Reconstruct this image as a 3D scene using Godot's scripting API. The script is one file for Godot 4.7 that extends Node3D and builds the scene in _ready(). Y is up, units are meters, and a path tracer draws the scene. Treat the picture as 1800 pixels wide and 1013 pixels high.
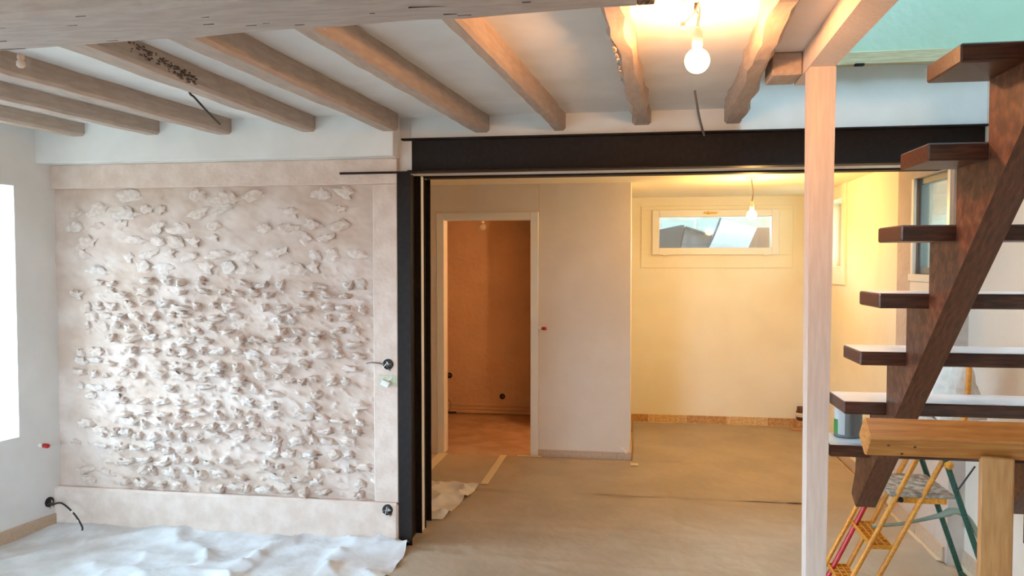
extends Node3D
# World: x right, y up, z towards the photographer; the stone wall stands at z = -4.30, eye at (0, 1.65, 0).

var M := {}
var used := {}
var rng := RandomNumberGenerator.new()

# ------------------------------------------------------------------ helpers
func noise_image(freq: float, octaves: int, sd: int, size := 256, kind := FastNoiseLite.TYPE_SIMPLEX_SMOOTH) -> Image:
	var n := FastNoiseLite.new()
	n.noise_type = kind
	n.frequency = freq
	n.fractal_octaves = octaves
	n.seed = sd
	var im := n.get_seamless_image(size, size)
	im.convert(Image.FORMAT_RGB8)
	return im

func ramp_texture(freq: float, octaves: int, sd: int, a: Color, b: Color, lo := 0.25, hi := 0.75, size := 256) -> ImageTexture:
	var src := noise_image(freq, octaves, sd, size)
	var out := Image.create(size, size, false, Image.FORMAT_RGB8)
	for y in size:
		for x in size:
			var t: float = clampf((src.get_pixel(x, y).r - lo) / (hi - lo), 0.0, 1.0)
			out.set_pixel(x, y, a.lerp(b, t))
	out.generate_mipmaps()
	return ImageTexture.create_from_image(out)

func bump_texture(freq: float, octaves: int, sd: int, strength: float, size := 256) -> ImageTexture:
	var im := noise_image(freq, octaves, sd, size)
	im.bump_map_to_normal_map(strength)
	return ImageTexture.create_from_image(im)

func rgb(r: int, g: int, b: int) -> Color:
	return Color(r / 255.0, g / 255.0, b / 255.0)

func plain(c: Color, rough := 0.6, metal := 0.0) -> StandardMaterial3D:
	var m := StandardMaterial3D.new()
	m.albedo_color = c
	m.roughness = rough
	m.metallic = metal
	return m

func grainy(a: Color, b: Color, rough: float, scale: Vector3, freq := 0.02, oct := 4, sd := 1, bump: Texture2D = null, bump_scale := 0.4) -> StandardMaterial3D:
	var m := StandardMaterial3D.new()
	m.albedo_texture = ramp_texture(freq, oct, sd, a, b)
	m.roughness = rough
	m.uv1_triplanar = true
	m.uv1_world_triplanar = true
	m.uv1_scale = scale
	if bump:
		m.normal_enabled = true
		m.normal_texture = bump
		m.normal_scale = bump_scale
	return m

func st_new() -> SurfaceTool:
	var st := SurfaceTool.new()
	st.begin(Mesh.PRIMITIVE_TRIANGLES)
	st.set_smooth_group(-1)
	return st

func tri(st: SurfaceTool, a: Vector3, b: Vector3, c: Vector3, inside: Vector3) -> void:
	var n := (b - a).cross(c - a)
	if n.length_squared() < 1e-16:
		return
	st.add_vertex(a)
	if n.dot((a + b + c) / 3.0 - inside) > 0.0:
		st.add_vertex(c)
		st.add_vertex(b)
	else:
		st.add_vertex(b)
		st.add_vertex(c)

func quad(st: SurfaceTool, a: Vector3, b: Vector3, c: Vector3, d: Vector3, inside: Vector3) -> void:
	tri(st, a, b, c, inside)
	tri(st, a, c, d, inside)

func box(st: SurfaceTool, lo: Vector3, hi: Vector3, bevel := 0.0, tf := Transform3D.IDENTITY) -> void:
	var c := (lo + hi) * 0.5
	var h := (hi - lo) * 0.5
	h = h.abs()
	var e: float = minf(bevel, minf(h.x, minf(h.y, h.z)) * 0.9)
	var ctr := tf * c
	if e <= 0.0:
		var p := []
		for i in 8:
			p.append(tf * (c + Vector3(h.x if i & 1 else -h.x, h.y if i & 2 else -h.y, h.z if i & 4 else -h.z)))
		for f in [[0, 1, 3, 2], [4, 5, 7, 6], [0, 1, 5, 4], [2, 3, 7, 6], [0, 2, 6, 4], [1, 3, 7, 5]]:
			quad(st, p[f[0]], p[f[1]], p[f[2]], p[f[3]], ctr)
		return
	var v := {}
	for i in 8:
		var s := Vector3(1 if i & 1 else -1, 1 if i & 2 else -1, 1 if i & 4 else -1)
		var full := c + s * h
		v[i * 3 + 0] = tf * (full - s * Vector3(0, e, e))
		v[i * 3 + 1] = tf * (full - s * Vector3(e, 0, e))
		v[i * 3 + 2] = tf * (full - s * Vector3(e, e, 0))
	var axis_bits := [1, 2, 4]
	for ax in 3:
		var o1: int = axis_bits[(ax + 1) % 3]
		var o2: int = axis_bits[(ax + 2) % 3]
		for sgn in 2:
			var base_i: int = axis_bits[ax] * sgn
			quad(st, v[base_i * 3 + ax], v[(base_i | o1) * 3 + ax], v[(base_i | o1 | o2) * 3 + ax], v[(base_i | o2) * 3 + ax], ctr)
		var a1 := (ax + 1) % 3
		var a2 := (ax + 2) % 3
		for s1 in 2:
			for s2 in 2:
				var i0: int = o1 * s1 + o2 * s2
				var i1: int = i0 | axis_bits[ax]
				quad(st, v[i0 * 3 + a1], v[i1 * 3 + a1], v[i1 * 3 + a2], v[i0 * 3 + a2], ctr)
	for i in 8:
		tri(st, v[i * 3], v[i * 3 + 1], v[i * 3 + 2], ctr)

func hexa(st: SurfaceTool, p: Array) -> void:
	# eight corners: 0-3 one end (in ring order), 4-7 the other end
	var ctr := Vector3.ZERO
	for q in p:
		ctr += q
	ctr /= 8.0
	for f in [[0, 1, 2, 3], [4, 5, 6, 7], [0, 1, 5, 4], [1, 2, 6, 5], [2, 3, 7, 6], [3, 0, 4, 7]]:
		quad(st, p[f[0]], p[f[1]], p[f[2]], p[f[3]], ctr)

func tube(st: SurfaceTool, pts: Array, radius, sides := 10, caps := true) -> void:
	st.set_smooth_group(1)
	var rings := []
	var up := Vector3(0.3, 0.9, 0.2).normalized()
	for i in pts.size():
		var p: Vector3 = pts[i]
		var a: Vector3 = pts[maxi(i - 1, 0)]
		var b: Vector3 = pts[mini(i + 1, pts.size() - 1)]
		var t := (b - a).normalized()
		var x := t.cross(up)
		if x.length() < 0.05:
			x = t.cross(Vector3.RIGHT)
		x = x.normalized()
		var y := x.cross(t).normalized()
		up = y
		var r: float = radius[i] if radius is Array else radius
		var ring := []
		for k in sides:
			var an := TAU * k / sides
			ring.append(p + (x * cos(an) + y * sin(an)) * r)
		rings.append(ring)
	for i in pts.size() - 1:
		var mid: Vector3 = (pts[i] + pts[i + 1]) * 0.5
		for k in sides:
			var k2 := (k + 1) % sides
			quad(st, rings[i][k], rings[i][k2], rings[i + 1][k2], rings[i + 1][k], mid)
	if caps:
		st.set_smooth_group(-1)
		for e in [0, pts.size() - 1]:
			var inner: Vector3 = pts[1] if e == 0 else pts[pts.size() - 2]
			for k in sides:
				tri(st, pts[e], rings[e][k], rings[e][(k + 1) % sides], inner)
	st.set_smooth_group(-1)

func lathe(st: SurfaceTool, base: Vector3, prof: Array, sides := 20, smooth := true, ax := Vector3.UP) -> void:
	# prof: Vector2(radius, height along the axis)
	st.set_smooth_group(1 if smooth else -1)
	var x := ax.cross(Vector3(0.31, 0.2, 0.9)).normalized()
	var y := x.cross(ax).normalized()
	for i in prof.size() - 1:
		var p: Vector2 = prof[i]
		var q: Vector2 = prof[i + 1]
		for k in sides:
			var a := TAU * k / sides
			var b := TAU * (k + 1) / sides
			var da := x * cos(a) + y * sin(a)
			var db := x * cos(b) + y * sin(b)
			var n2 := Vector2(q.y - p.y, p.x - q.x)
			var mid := base + ax * (p.y + q.y) * 0.5 + (da + db) * 0.25 * (p.x + q.x)
			var out := (da + db).normalized() * n2.x + ax * n2.y
			quad(st, base + ax * p.y + da * p.x, base + ax * p.y + db * p.x, base + ax * q.y + db * q.x, base + ax * q.y + da * q.x, mid - out.normalized() * 0.5)
	st.set_smooth_group(-1)

func prism(st: SurfaceTool, poly: PackedVector2Array, a: float, b: float, put: Callable) -> void:
	# poly in a plane, swept from a to b; put(Vector2, float) gives the point
	var idx := Geometry2D.triangulate_polygon(poly)
	var ca := Vector3.ZERO
	var cb := Vector3.ZERO
	for p in poly:
		ca += put.call(p, a)
		cb += put.call(p, b)
	ca /= poly.size()
	cb /= poly.size()
	for i in range(0, idx.size(), 3):
		tri(st, put.call(poly[idx[i]], a), put.call(poly[idx[i + 1]], a), put.call(poly[idx[i + 2]], a), put.call(poly[idx[i]], b))
		tri(st, put.call(poly[idx[i]], b), put.call(poly[idx[i + 1]], b), put.call(poly[idx[i + 2]], b), put.call(poly[idx[i]], a))
	for i in poly.size():
		var j := (i + 1) % poly.size()
		var e := poly[j] - poly[i]
		var m := (poly[i] + poly[j]) * 0.5
		var inn := Vector2(-e.y, e.x).normalized() * 0.002
		if not Geometry2D.is_point_in_polygon(m + inn, poly):
			inn = -inn
		var ins: Vector3 = put.call(m + inn, (a + b) * 0.5)
		quad(st, put.call(poly[i], a), put.call(poly[j], a), put.call(poly[j], b), put.call(poly[i], b), ins)

func numbered(called: String) -> String:
	if not used.has(called):
		used[called] = 0
		return called
	used[called] += 1
	return "%s_%03d" % [called, used[called]]

func make(called: String, st: SurfaceTool, mat: Material, parent: Node = null) -> MeshInstance3D:
	st.generate_normals()
	var mi := MeshInstance3D.new()
	mi.mesh = st.commit()
	mi.material_override = mat
	mi.cast_shadow = GeometryInstance3D.SHADOW_CASTING_SETTING_ON
	if parent == null:
		mi.name = numbered(called)
		add_child(mi, true)
	else:
		mi.name = called
		parent.add_child(mi, true)
	return mi

func thing(called: String, label: String, category: String, at := Vector3.ZERO, group := "") -> Node3D:
	var o := Node3D.new()
	o.name = numbered(called)
	add_child(o, true)
	o.position = at
	tag(o, label, category, group)
	return o

func tag(o: Node, label: String, category: String, group := "") -> Node:
	o.set_meta("label", label)
	o.set_meta("category", category)
	if group != "":
		o.set_meta("group", group)
	return o

func setting(o: Node, label := "") -> Node:
	o.set_meta("kind", "structure")
	if label != "":
		o.set_meta("label", label)
	return o

func setting_node(called: String, label := "") -> Node3D:
	var o := Node3D.new()
	o.name = numbered(called)
	add_child(o, true)
	setting(o, label)
	return o

func piece(called: String, lo: Vector3, hi: Vector3, mat: Material, parent: Node = null, bevel := 0.0, tf := Transform3D.IDENTITY) -> MeshInstance3D:
	var st := st_new()
	box(st, lo, hi, bevel, tf)
	return make(called, st, mat, parent)

func curve_pts(keys: Array, per := 6) -> Array:
	var out := []
	for i in keys.size() - 1:
		var p0: Vector3 = keys[maxi(i - 1, 0)]
		var p1: Vector3 = keys[i]
		var p2: Vector3 = keys[i + 1]
		var p3: Vector3 = keys[mini(i + 2, keys.size() - 1)]
		for k in per:
			out.append(p1.cubic_interpolate(p2, p0, p3, float(k) / per))
	out.append(keys[keys.size() - 1])
	return out

# ------------------------------------------------------------------ main
func _ready() -> void:
	rng.seed = 77
	camera_and_light()
	materials()
	shell()
	stone_wall()
	upper_floor()
	steel_frame()
	ceiling_timbers()
	back_rooms()
	floor_coverings()
	staircase()
	timber_rail()
	lamps()
	stepladder()
	small_things()
	outside()

func camera_and_light() -> void:
	var cam := Camera3D.new()
	cam.name = "camera"
	add_child(cam)
	cam.position = Vector3(0, 1.65, 0)
	cam.rotation_degrees = Vector3(-2.0, 9.0, 0)
	cam.fov = rad_to_deg(2.0 * atan(506.5 / 1370.0))
	cam.near = 0.05
	cam.current = true
	var env := Environment.new()
	env.background_mode = Environment.BG_SKY
	var sky := Sky.new()
	var sm := ProceduralSkyMaterial.new()
	sm.sky_top_color = Color(0.72, 0.87, 0.97)
	sm.sky_horizon_color = Color(0.79, 0.90, 1.0)
	sm.ground_bottom_color = Color(0.34, 0.36, 0.36)
	sm.ground_horizon_color = Color(0.55, 0.60, 0.62)
	sm.sky_energy_multiplier = 5.5
	sm.ground_energy_multiplier = 5.5
	sky.sky_material = sm
	env.sky = sky
	env.tonemap_mode = Environment.TONE_MAPPER_LINEAR
	env.tonemap_exposure = 0.93
	env.sdfgi_enabled = true
	env.ssao_enabled = true
	env.ssil_enabled = true
	var we := WorldEnvironment.new()
	we.name = "world_environment"
	we.environment = env
	add_child(we)

func materials() -> void:
	var fine := bump_texture(0.08, 4, 5, 3.0)
	var wavy := bump_texture(0.015, 4, 9, 6.0)
	M.white = grainy(rgb(228, 225, 220), rgb(236, 234, 230), 0.75, Vector3(0.7, 0.7, 0.7), 0.01, 4, 3, fine, 0.04)
	M.offwhite = grainy(rgb(226, 211, 194), rgb(231, 217, 201), 0.75, Vector3(0.7, 0.7, 0.7), 0.01, 4, 43, fine, 0.04)
	M.cream = grainy(rgb(240, 231, 206), rgb(244, 236, 213), 0.7, Vector3(0.6, 0.6, 0.6), 0.01, 3, 4, fine, 0.04)
	M.lime = grainy(rgb(214, 190, 174), rgb(224, 203, 189), 0.9, Vector3(1.5, 1.5, 1.5), 0.02, 5, 6, fine, 0.2)
	M.rubble = grainy(rgb(200, 174, 156), rgb(220, 200, 187), 0.92, Vector3(0.9, 0.9, 0.9), 0.012, 4, 8)
	M.stone = [
		grainy(rgb(208, 185, 169), rgb(226, 208, 196), 0.9, Vector3(3, 3, 3), 0.03, 4, 11, fine, 0.15),
		grainy(rgb(202, 178, 161), rgb(219, 200, 186), 0.9, Vector3(3, 3, 3), 0.03, 4, 12, fine, 0.15),
		grainy(rgb(208, 189, 176), rgb(226, 211, 200), 0.9, Vector3(3, 3, 3), 0.03, 4, 13, fine, 0.15)]
	M.mint = grainy(rgb(198, 217, 194), rgb(205, 223, 201), 0.7, Vector3(0.6, 0.6, 0.6), 0.01, 3, 14, fine, 0.1)
	M.mauve = grainy(rgb(196, 178, 164), rgb(204, 187, 173), 0.85, Vector3(0.8, 0.8, 0.8), 0.015, 4, 15, fine, 0.3)
	M.tan = grainy(rgb(214, 184, 152), rgb(220, 192, 160), 0.8, Vector3(0.7, 0.7, 0.7), 0.012, 4, 16, fine, 0.2)
	M.beam = grainy(rgb(172, 153, 141), rgb(184, 166, 154), 0.75, Vector3(1.2, 6, 6), 0.02, 4, 17, wavy, 0.18)
	M.joist = grainy(rgb(172, 150, 133), rgb(183, 161, 144), 0.72, Vector3(6, 6, 1.2), 0.02, 4, 18, wavy, 0.18)
	M.post = grainy(rgb(214, 193, 177), rgb(222, 203, 188), 0.6, Vector3(9, 0.8, 9), 0.02, 4, 19, wavy, 0.12)
	M.raw_wood = grainy(rgb(66, 42, 30), rgb(104, 70, 50), 0.8, Vector3(9, 9, 2), 0.02, 5, 20, wavy, 0.6)
	M.steel = grainy(rgb(34, 28, 26), rgb(40, 33, 31), 0.55, Vector3(3, 3, 3), 0.03, 3, 21, fine, 0.08)
	M.steel.metallic_specular = 0.28
	M.dark = plain(rgb(18, 16, 16), 0.6)
	M.stair = grainy(rgb(56, 28, 18), rgb(88, 48, 30), 0.34, Vector3(1.4, 14, 14), 0.02, 5, 22, wavy, 0.12)
	M.string = grainy(rgb(76, 42, 26), rgb(112, 66, 42), 0.42, Vector3(12, 4, 4), 0.02, 5, 23, wavy, 0.2)
	M.pine = grainy(rgb(166, 104, 46), rgb(194, 134, 70), 0.5, Vector3(1.2, 12, 12), 0.02, 5, 24, wavy, 0.15)
	M.pine_post = grainy(rgb(164, 110, 58), rgb(186, 134, 78), 0.55, Vector3(12, 1.2, 12), 0.02, 5, 25, wavy, 0.15)
	M.batten = grainy(rgb(204, 186, 146), rgb(220, 204, 168), 0.7, Vector3(1.2, 12, 12), 0.02, 4, 26)
	M.paper = grainy(rgb(164, 147, 127), rgb(174, 157, 137), 0.55, Vector3(0.5, 0.5, 0.5), 0.012, 5, 27, fine, 0.15)
	M.screed = grainy(rgb(172, 146, 120), rgb(190, 166, 142), 0.7, Vector3(0.6, 0.6, 0.6), 0.02, 4, 28)
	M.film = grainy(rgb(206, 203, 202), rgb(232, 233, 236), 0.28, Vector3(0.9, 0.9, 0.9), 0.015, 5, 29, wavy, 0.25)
	M.tape = plain(rgb(214, 200, 170), 0.6)
	M.travertine = [
		grainy(rgb(176, 128, 72), rgb(204, 158, 102), 0.5, Vector3(4, 4, 4), 0.03, 4, 30),
		grainy(rgb(204, 164, 108), rgb(226, 190, 138), 0.5, Vector3(4, 4, 4), 0.03, 4, 31)]
	M.skirt = grainy(rgb(190, 162, 135), rgb(200, 173, 147), 0.55, Vector3(4, 4, 4), 0.03, 4, 32)
	M.upvc = plain(rgb(238, 234, 226), 0.35)
	M.grey_frame = plain(rgb(120, 128, 130), 0.45)
	M.brass = plain(rgb(190, 150, 80), 0.35, 0.8)
	M.plastic = plain(rgb(232, 228, 218), 0.4)
	M.copper = plain(rgb(176, 112, 70), 0.35, 0.9)
	M.red = grainy(rgb(168, 22, 22), rgb(186, 34, 30), 0.4, Vector3(6, 6, 6), 0.03, 3, 33)
	M.orange = grainy(rgb(198, 122, 26), rgb(222, 152, 48), 0.42, Vector3(6, 6, 6), 0.03, 4, 34)
	M.green = grainy(rgb(14, 58, 44), rgb(40, 86, 70), 0.45, Vector3(8, 8, 8), 0.04, 4, 35)
	M.splattered = grainy(rgb(112, 98, 84), rgb(184, 172, 156), 0.7, Vector3(2.5, 2.5, 2.5), 0.03, 4, 36)
	M.strap = plain(rgb(132, 140, 120), 0.7)
	M.cloth = grainy(rgb(214, 203, 188), rgb(230, 221, 208), 0.9, Vector3(3, 3, 3), 0.03, 3, 37, fine, 0.3)
	M.tin = plain(rgb(118, 116, 112), 0.42, 0.5)
	M.paper_label = plain(rgb(222, 226, 226), 0.5)
	M.leaf = plain(rgb(52, 136, 52), 0.5)
	M.cable = plain(rgb(120, 108, 100), 0.5)
	M.black_cable = plain(rgb(24, 22, 22), 0.5)
	M.glass = plain(Color(0.9, 0.95, 0.96, 0.12), 0.03)
	M.glass.transparency = BaseMaterial3D.TRANSPARENCY_ALPHA
	M.clear_bulb = plain(Color(0.92, 0.9, 0.86, 0.35), 0.1)
	M.clear_bulb.transparency = BaseMaterial3D.TRANSPARENCY_ALPHA
	M.glow = plain(rgb(255, 240, 215), 0.4)
	M.glow.emission_enabled = true
	M.glow.emission = Color(1.0, 0.86, 0.62)
	M.glow.emission_energy_multiplier = 6.0
	M.stain = grainy(rgb(40, 26, 20), rgb(150, 126, 110), 0.85, Vector3(14, 14, 14), 0.05, 4, 38)

# ------------------------------------------------------------------ shell of the near room
var left_tf := Transform3D()

func shell() -> void:
	# left wall: local x runs along the wall towards the photographer, local z into the wall (outwards)
	var along := Vector3(-0.17, 0, 1).normalized()
	var outward := Vector3(-1, 0, -0.17).normalized()
	left_tf = Transform3D(Basis(along, Vector3.UP, outward), Vector3(-3.55, 0, -4.29))
	var L := 6.6
	var T := 0.42
	var wins := [[0.235, 1.45, 0.61, 2.09], [2.7, 3.9, 0.61, 2.09]]
	var st := st_new()
	box(st, Vector3(-0.5, -0.1, 0), Vector3(wins[0][0], 2.47, T), 0, left_tf)
	box(st, Vector3(wins[0][1], -0.1, 0), Vector3(wins[1][0], 2.47, T), 0, left_tf)
	box(st, Vector3(wins[1][1], -0.1, 0), Vector3(L + 0.6, 2.47, T), 0, left_tf)
	for w in wins:
		box(st, Vector3(w[0], -0.1, 0), Vector3(w[1], w[2], T), 0, left_tf)
		box(st, Vector3(w[0], w[3], 0), Vector3(w[1], 2.47, T), 0, left_tf)
	setting(make("wall_left", st, M.white), "white plastered left wall with a bright window recess")
	var n := 1
	for w in wins:
		var wn := setting_node("window_%d" % n)
		n += 1
		var z0 := 0.24
		var f := 0.055
		st = st_new()
		box(st, Vector3(w[0], w[2], z0), Vector3(w[0] + f, w[3], z0 + 0.06), 0.004, left_tf)
		box(st, Vector3(w[1] - f, w[2], z0), Vector3(w[1], w[3], z0 + 0.06), 0.004, left_tf)
		box(st, Vector3(w[0] + f, w[2], z0), Vector3(w[1] - f, w[2] + f, z0 + 0.06), 0.004, left_tf)
		box(st, Vector3(w[0] + f, w[3] - f, z0), Vector3(w[1] - f, w[3], z0 + 0.06), 0.004, left_tf)
		box(st, Vector3((w[0] + w[1]) / 2 - 0.04, w[2] + f, z0), Vector3((w[0] + w[1]) / 2 + 0.04, w[3] - f, z0 + 0.06), 0.004, left_tf)
		make("window_frame", st, M.upvc, wn)
		piece("pane", Vector3(w[0] + f, w[2] + f, z0 + 0.026), Vector3((w[0] + w[1]) / 2 - 0.04, w[3] - f, z0 + 0.034), M.glass, wn, 0, left_tf)
		piece("pane", Vector3((w[0] + w[1]) / 2 + 0.04, w[2] + f, z0 + 0.026), Vector3(w[1] - f, w[3] - f, z0 + 0.034), M.glass, wn, 0, left_tf)
	# tiled skirting at the foot of the left wall
	var bl := setting_node("baseboard_left", "beige tile skirting at the foot of the left wall")
	for i in 8:
		piece("tile", Vector3(0.004 + i * 0.45, 0, -0.012), Vector3(0.448 + i * 0.45, 0.085, 0.0), M.skirt, bl, 0.003, left_tf)
	# wall behind the photographer
	st = st_new()
	box(st, Vector3(-5.3, -0.1, 2.2), Vector3(-3.9, 2.47, 2.5))
	box(st, Vector3(-2.2, -0.1, 2.2), Vector3(2.2, 2.47, 2.5))
	box(st, Vector3(-3.9, -0.1, 2.2), Vector3(-2.2, 0.5, 2.5))
	box(st, Vector3(-3.9, 2.1, 2.2), Vector3(-2.2, 2.47, 2.5))
	make("wall_front", st, M.white)
	var wf := setting_node("window_7", "window behind the photographer")
	st = st_new()
	for x in [-3.9, -3.08, -2.26]:
		box(st, Vector3(x, 0.5, 2.3), Vector3(x + 0.06, 2.1, 2.36), 0.004)
	box(st, Vector3(-3.84, 0.5, 2.3), Vector3(-2.26, 0.56, 2.36), 0.004)
	box(st, Vector3(-3.84, 2.04, 2.3), Vector3(-2.26, 2.1, 2.36), 0.004)
	make("window_frame", st, M.upvc, wf)
	piece("pane", Vector3(-3.84, 0.56, 2.326), Vector3(-3.08, 2.04, 2.334), M.glass, wf)
	piece("pane", Vector3(-3.02, 0.56, 2.326), Vector3(-2.26, 2.04, 2.334), M.glass, wf)
	setting(get_node("wall_front"), "white wall behind the photographer")
	# right wall of the near room
	piece("wall_right", Vector3(1.765, -0.1, -4.5), Vector3(2.2, 2.66, 2.5), M.offwhite)
	setting(get_node("wall_right"), "white wall to the right behind the stairs")
	# floor under everything
	piece("floor", Vector3(-5.4, -0.12, -9.0), Vector3(2.2, -0.004, 2.5), M.screed)
	setting(get_node("floor"), "beige floor under the sheeting")
	# ceiling boards above the joists, open over the stairs
	st = st_new()
	box(st, Vector3(-5.4, 2.465, -4.40), Vector3(0.555, 2.66, 2.5))
	box(st, Vector3(0.555, 2.465, -3.40), Vector3(0.725, 2.66, 2.5))
	box(st, Vector3(0.725, 2.465, -1.40), Vector3(2.2, 2.66, 2.5))
	setting(make("ceiling", st, M.white), "white ceiling boards between the joists")

func stone_wall() -> void:
	var w := setting_node("wall_back", "limewashed rubble stone wall in a smooth lime plaster frame")
	# core of the wall
	piece("wall_core", Vector3(-4.2, -0.1, -4.70), Vector3(-1.35, 2.47, -4.345), M.lime, w)
	# smooth lime bands round the rubble panel
	var st := st_new()
	box(st, Vector3(-3.75, 2.09, -4.345), Vector3(-1.345, 2.235, -4.30), 0.004)
	make("plaster_band", st, M.lime, w)
	st = st_new()
	box(st, Vector3(-1.49, 0.25, -4.345), Vector3(-1.345, 2.09, -4.30), 0.005)
	make("plaster_band", st, M.lime, w)
	st = st_new()
	box(st, Vector3(-3.75, -0.02, -4.345), Vector3(-1.345, 0.25, -4.285), 0.012)
	make("plinth", st, M.lime, w)
	# boxed-out white plaster above
	st = st_new()
	box(st, Vector3(-3.75, 2.235, -4.345), Vector3(-1.335, 2.47, -4.20), 0.004)
	make("bulkhead", st, M.white, w)
	# plaster strip beside the steel column and above the lintel
	piece("plaster_band", Vector3(-1.345, 2.165, -4.50), Vector3(-1.27, 2.47, -4.345), M.white, w)
	# rubble ground: a rough mortar bed
	var u0 := -3.62
	var u1 := -1.485
	var v0 := 0.24
	var v1 := 2.095
	var nz := FastNoiseLite.new()
	nz.seed = 4
	nz.frequency = 4.0
	nz.fractal_octaves = 3
	var nf := FastNoiseLite.new()
	nf.seed = 9
	nf.frequency = 12.0
	nf.fractal_octaves = 3
	var nx := 250
	var ny := 220
	var vs := PackedVector3Array()
	var id := PackedInt32Array()
	for j in ny + 1:
		for i in nx + 1:
			var u := lerpf(u0, u1, float(i) / nx)
			var v := lerpf(v0, v1, float(j) / ny)
			var z := -4.328 + nz.get_noise_2d(u, v * 1.5) * 0.010
			var lumpy := smoothstep(1.75, 1.35, v) * smoothstep(-3.5, -3.1, u)
			var f := nf.get_noise_2d(u, v * 1.7)
			z += (0.001 + 0.002 * lumpy) * f + maxf(0.0, f - 0.2) * 0.035 * lumpy
			vs.append(Vector3(u, v, minf(z, -4.292)))
	for j in ny:
		for i in nx:
			var a := j * (nx + 1) + i
			id.append_array([a, a + nx + 1, a + 1, a + 1, a + nx + 1, a + nx + 2])
	make_indexed("mortar_bed", vs, id, M.rubble, w)
	# stones
	var variants := []
	for k in 14:
		variants.append(stone_mesh(k))
	var stones := []
	var v := 0.285
	while v < 2.06:
		var flat := v > 1.58
		var pitch := 0.088 if flat else 0.073
		var u := -3.48 + rng.randf() * 0.08
		while u < -1.53:
			var sw := rng.randf_range(0.07, 0.17) if flat else rng.randf_range(0.05, 0.125)
			var keep := 0.62 if flat else 0.86
			if u < -3.2:
				keep = 0.55
			if u + sw < -1.495 and rng.randf() < keep:
				var sh := rng.randf_range(0.05, 0.085) if flat else rng.randf_range(0.032, 0.062)
				var rise := rng.randf_range(0.006, 0.011) if flat else rng.randf_range(0.022, 0.040)
				if u < -3.2:
					rise *= 0.6
				stones.append({"p": Vector3(u + sw / 2, v + rng.randf_range(-0.016, 0.016), -4.322), "s": Vector3(sw, sh, rise), "k": (10 + rng.randi() % 4) if flat else rng.randi() % 10, "a": rng.randf_range(-0.25, 0.25) + (PI if rng.randf() < 0.5 else 0.0), "m": rng.randi() % 3 if rng.randf() < 0.5 else 0})
			u += sw + rng.randf_range(0.004, 0.05)
		v += pitch * rng.randf_range(0.88, 1.1)
	stones.sort_custom(func(a, b): return a.s.x * a.s.y * (0.3 + a.s.z * 30) > b.s.x * b.s.y * (0.3 + b.s.z * 30))
	var rest := SurfaceTool.new()
	rest.begin(Mesh.PRIMITIVE_TRIANGLES)
	var left := 0
	for i in stones.size():
		var s = stones[i]
		var tf := Transform3D(Basis(Vector3(0, 0, 1), s.a).scaled_local(s.s), s.p)
		if i < 300:
			var mi := MeshInstance3D.new()
			mi.mesh = variants[s.k]
			mi.material_override = M.stone[s.m]
			mi.transform = tf
			mi.name = "stone"
			w.add_child(mi, true)
		else:
			rest.append_from(variants[s.k], 0, tf)
			left += 1
	if left > 0:
		var mr := MeshInstance3D.new()
		mr.mesh = rest.commit()
		mr.material_override = M.stone[0]
		mr.name = "small_stones"
		mr.set_meta("kind", "stuff")
		w.add_child(mr, true)

func make_indexed(called: String, vs: PackedVector3Array, id: PackedInt32Array, mat: Material, parent: Node = null) -> MeshInstance3D:
	var st := SurfaceTool.new()
	st.begin(Mesh.PRIMITIVE_TRIANGLES)
	st.set_smooth_group(0)
	for p in vs:
		st.add_vertex(p)
	for i in id:
		st.add_index(i)
	return make(called, st, mat, parent)

func stone_mesh(sd: int) -> ArrayMesh:
	# half of a craggy knobbly flint, about one unit wide and high, one unit proud
	var nz := FastNoiseLite.new()
	nz.seed = 100 + sd
	nz.frequency = 1.0
	nz.fractal_octaves = 2
	var knob := FastNoiseLite.new()
	knob.noise_type = FastNoiseLite.TYPE_CELLULAR
	knob.cellular_return_type = FastNoiseLite.RETURN_DISTANCE
	knob.seed = 300 + sd
	knob.frequency = 1.0
	var flat := sd >= 10
	var rings := 5
	var seg := 14
	var p := []
	for r in rings + 1:
		var row := []
		for s in seg:
			var an := TAU * (s + 0.5 * (r % 2)) / seg
			var t := float(r) / rings
			var dirv := Vector2(cos(an), sin(an))
			var k := 1.0 + nz.get_noise_3d(dirv.x * 1.6, dirv.y * 1.6, sd) * 0.9
			var q := Vector3(dirv.x * t * 0.5 * k, dirv.y * t * 0.5 * k, 0)
			var dome := pow(maxf(0.0, 1.0 - t * t * t), 0.5)
			var lump := 1.0 - clampf(knob.get_noise_2d(q.x * 2.6 + 5.0, q.y * 2.6) + 1.0, 0.0, 1.0)
			var h := dome * (0.9 + 0.15 * nz.get_noise_2d(q.x * 6.0, q.y * 6.0)) if flat else dome * (0.4 + 1.1 * lump + 0.25 * nz.get_noise_2d(q.x * 6.0, q.y * 6.0))
			q.z = h if r < rings else -0.4
			row.append(q)
		p.append(row)
	var c0 := 1.0 - clampf(knob.get_noise_2d(5.0, 0.0) + 1.0, 0.0, 1.0)
	var top := Vector3(0, 0, 0.9 if flat else 0.4 + 1.1 * c0)
	var st := st_new()
	st.set_smooth_group(1)
	var inn := Vector3(0, 0, -0.6)
	for s in seg:
		var s2 := (s + 1) % seg
		tri(st, top, p[1][s], p[1][s2], inn)
		for r in range(1, rings):
			quad(st, p[r][s], p[r][s2], p[r + 1][s2], p[r + 1][s], inn)
	st.generate_normals()
	return st.commit()

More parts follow.
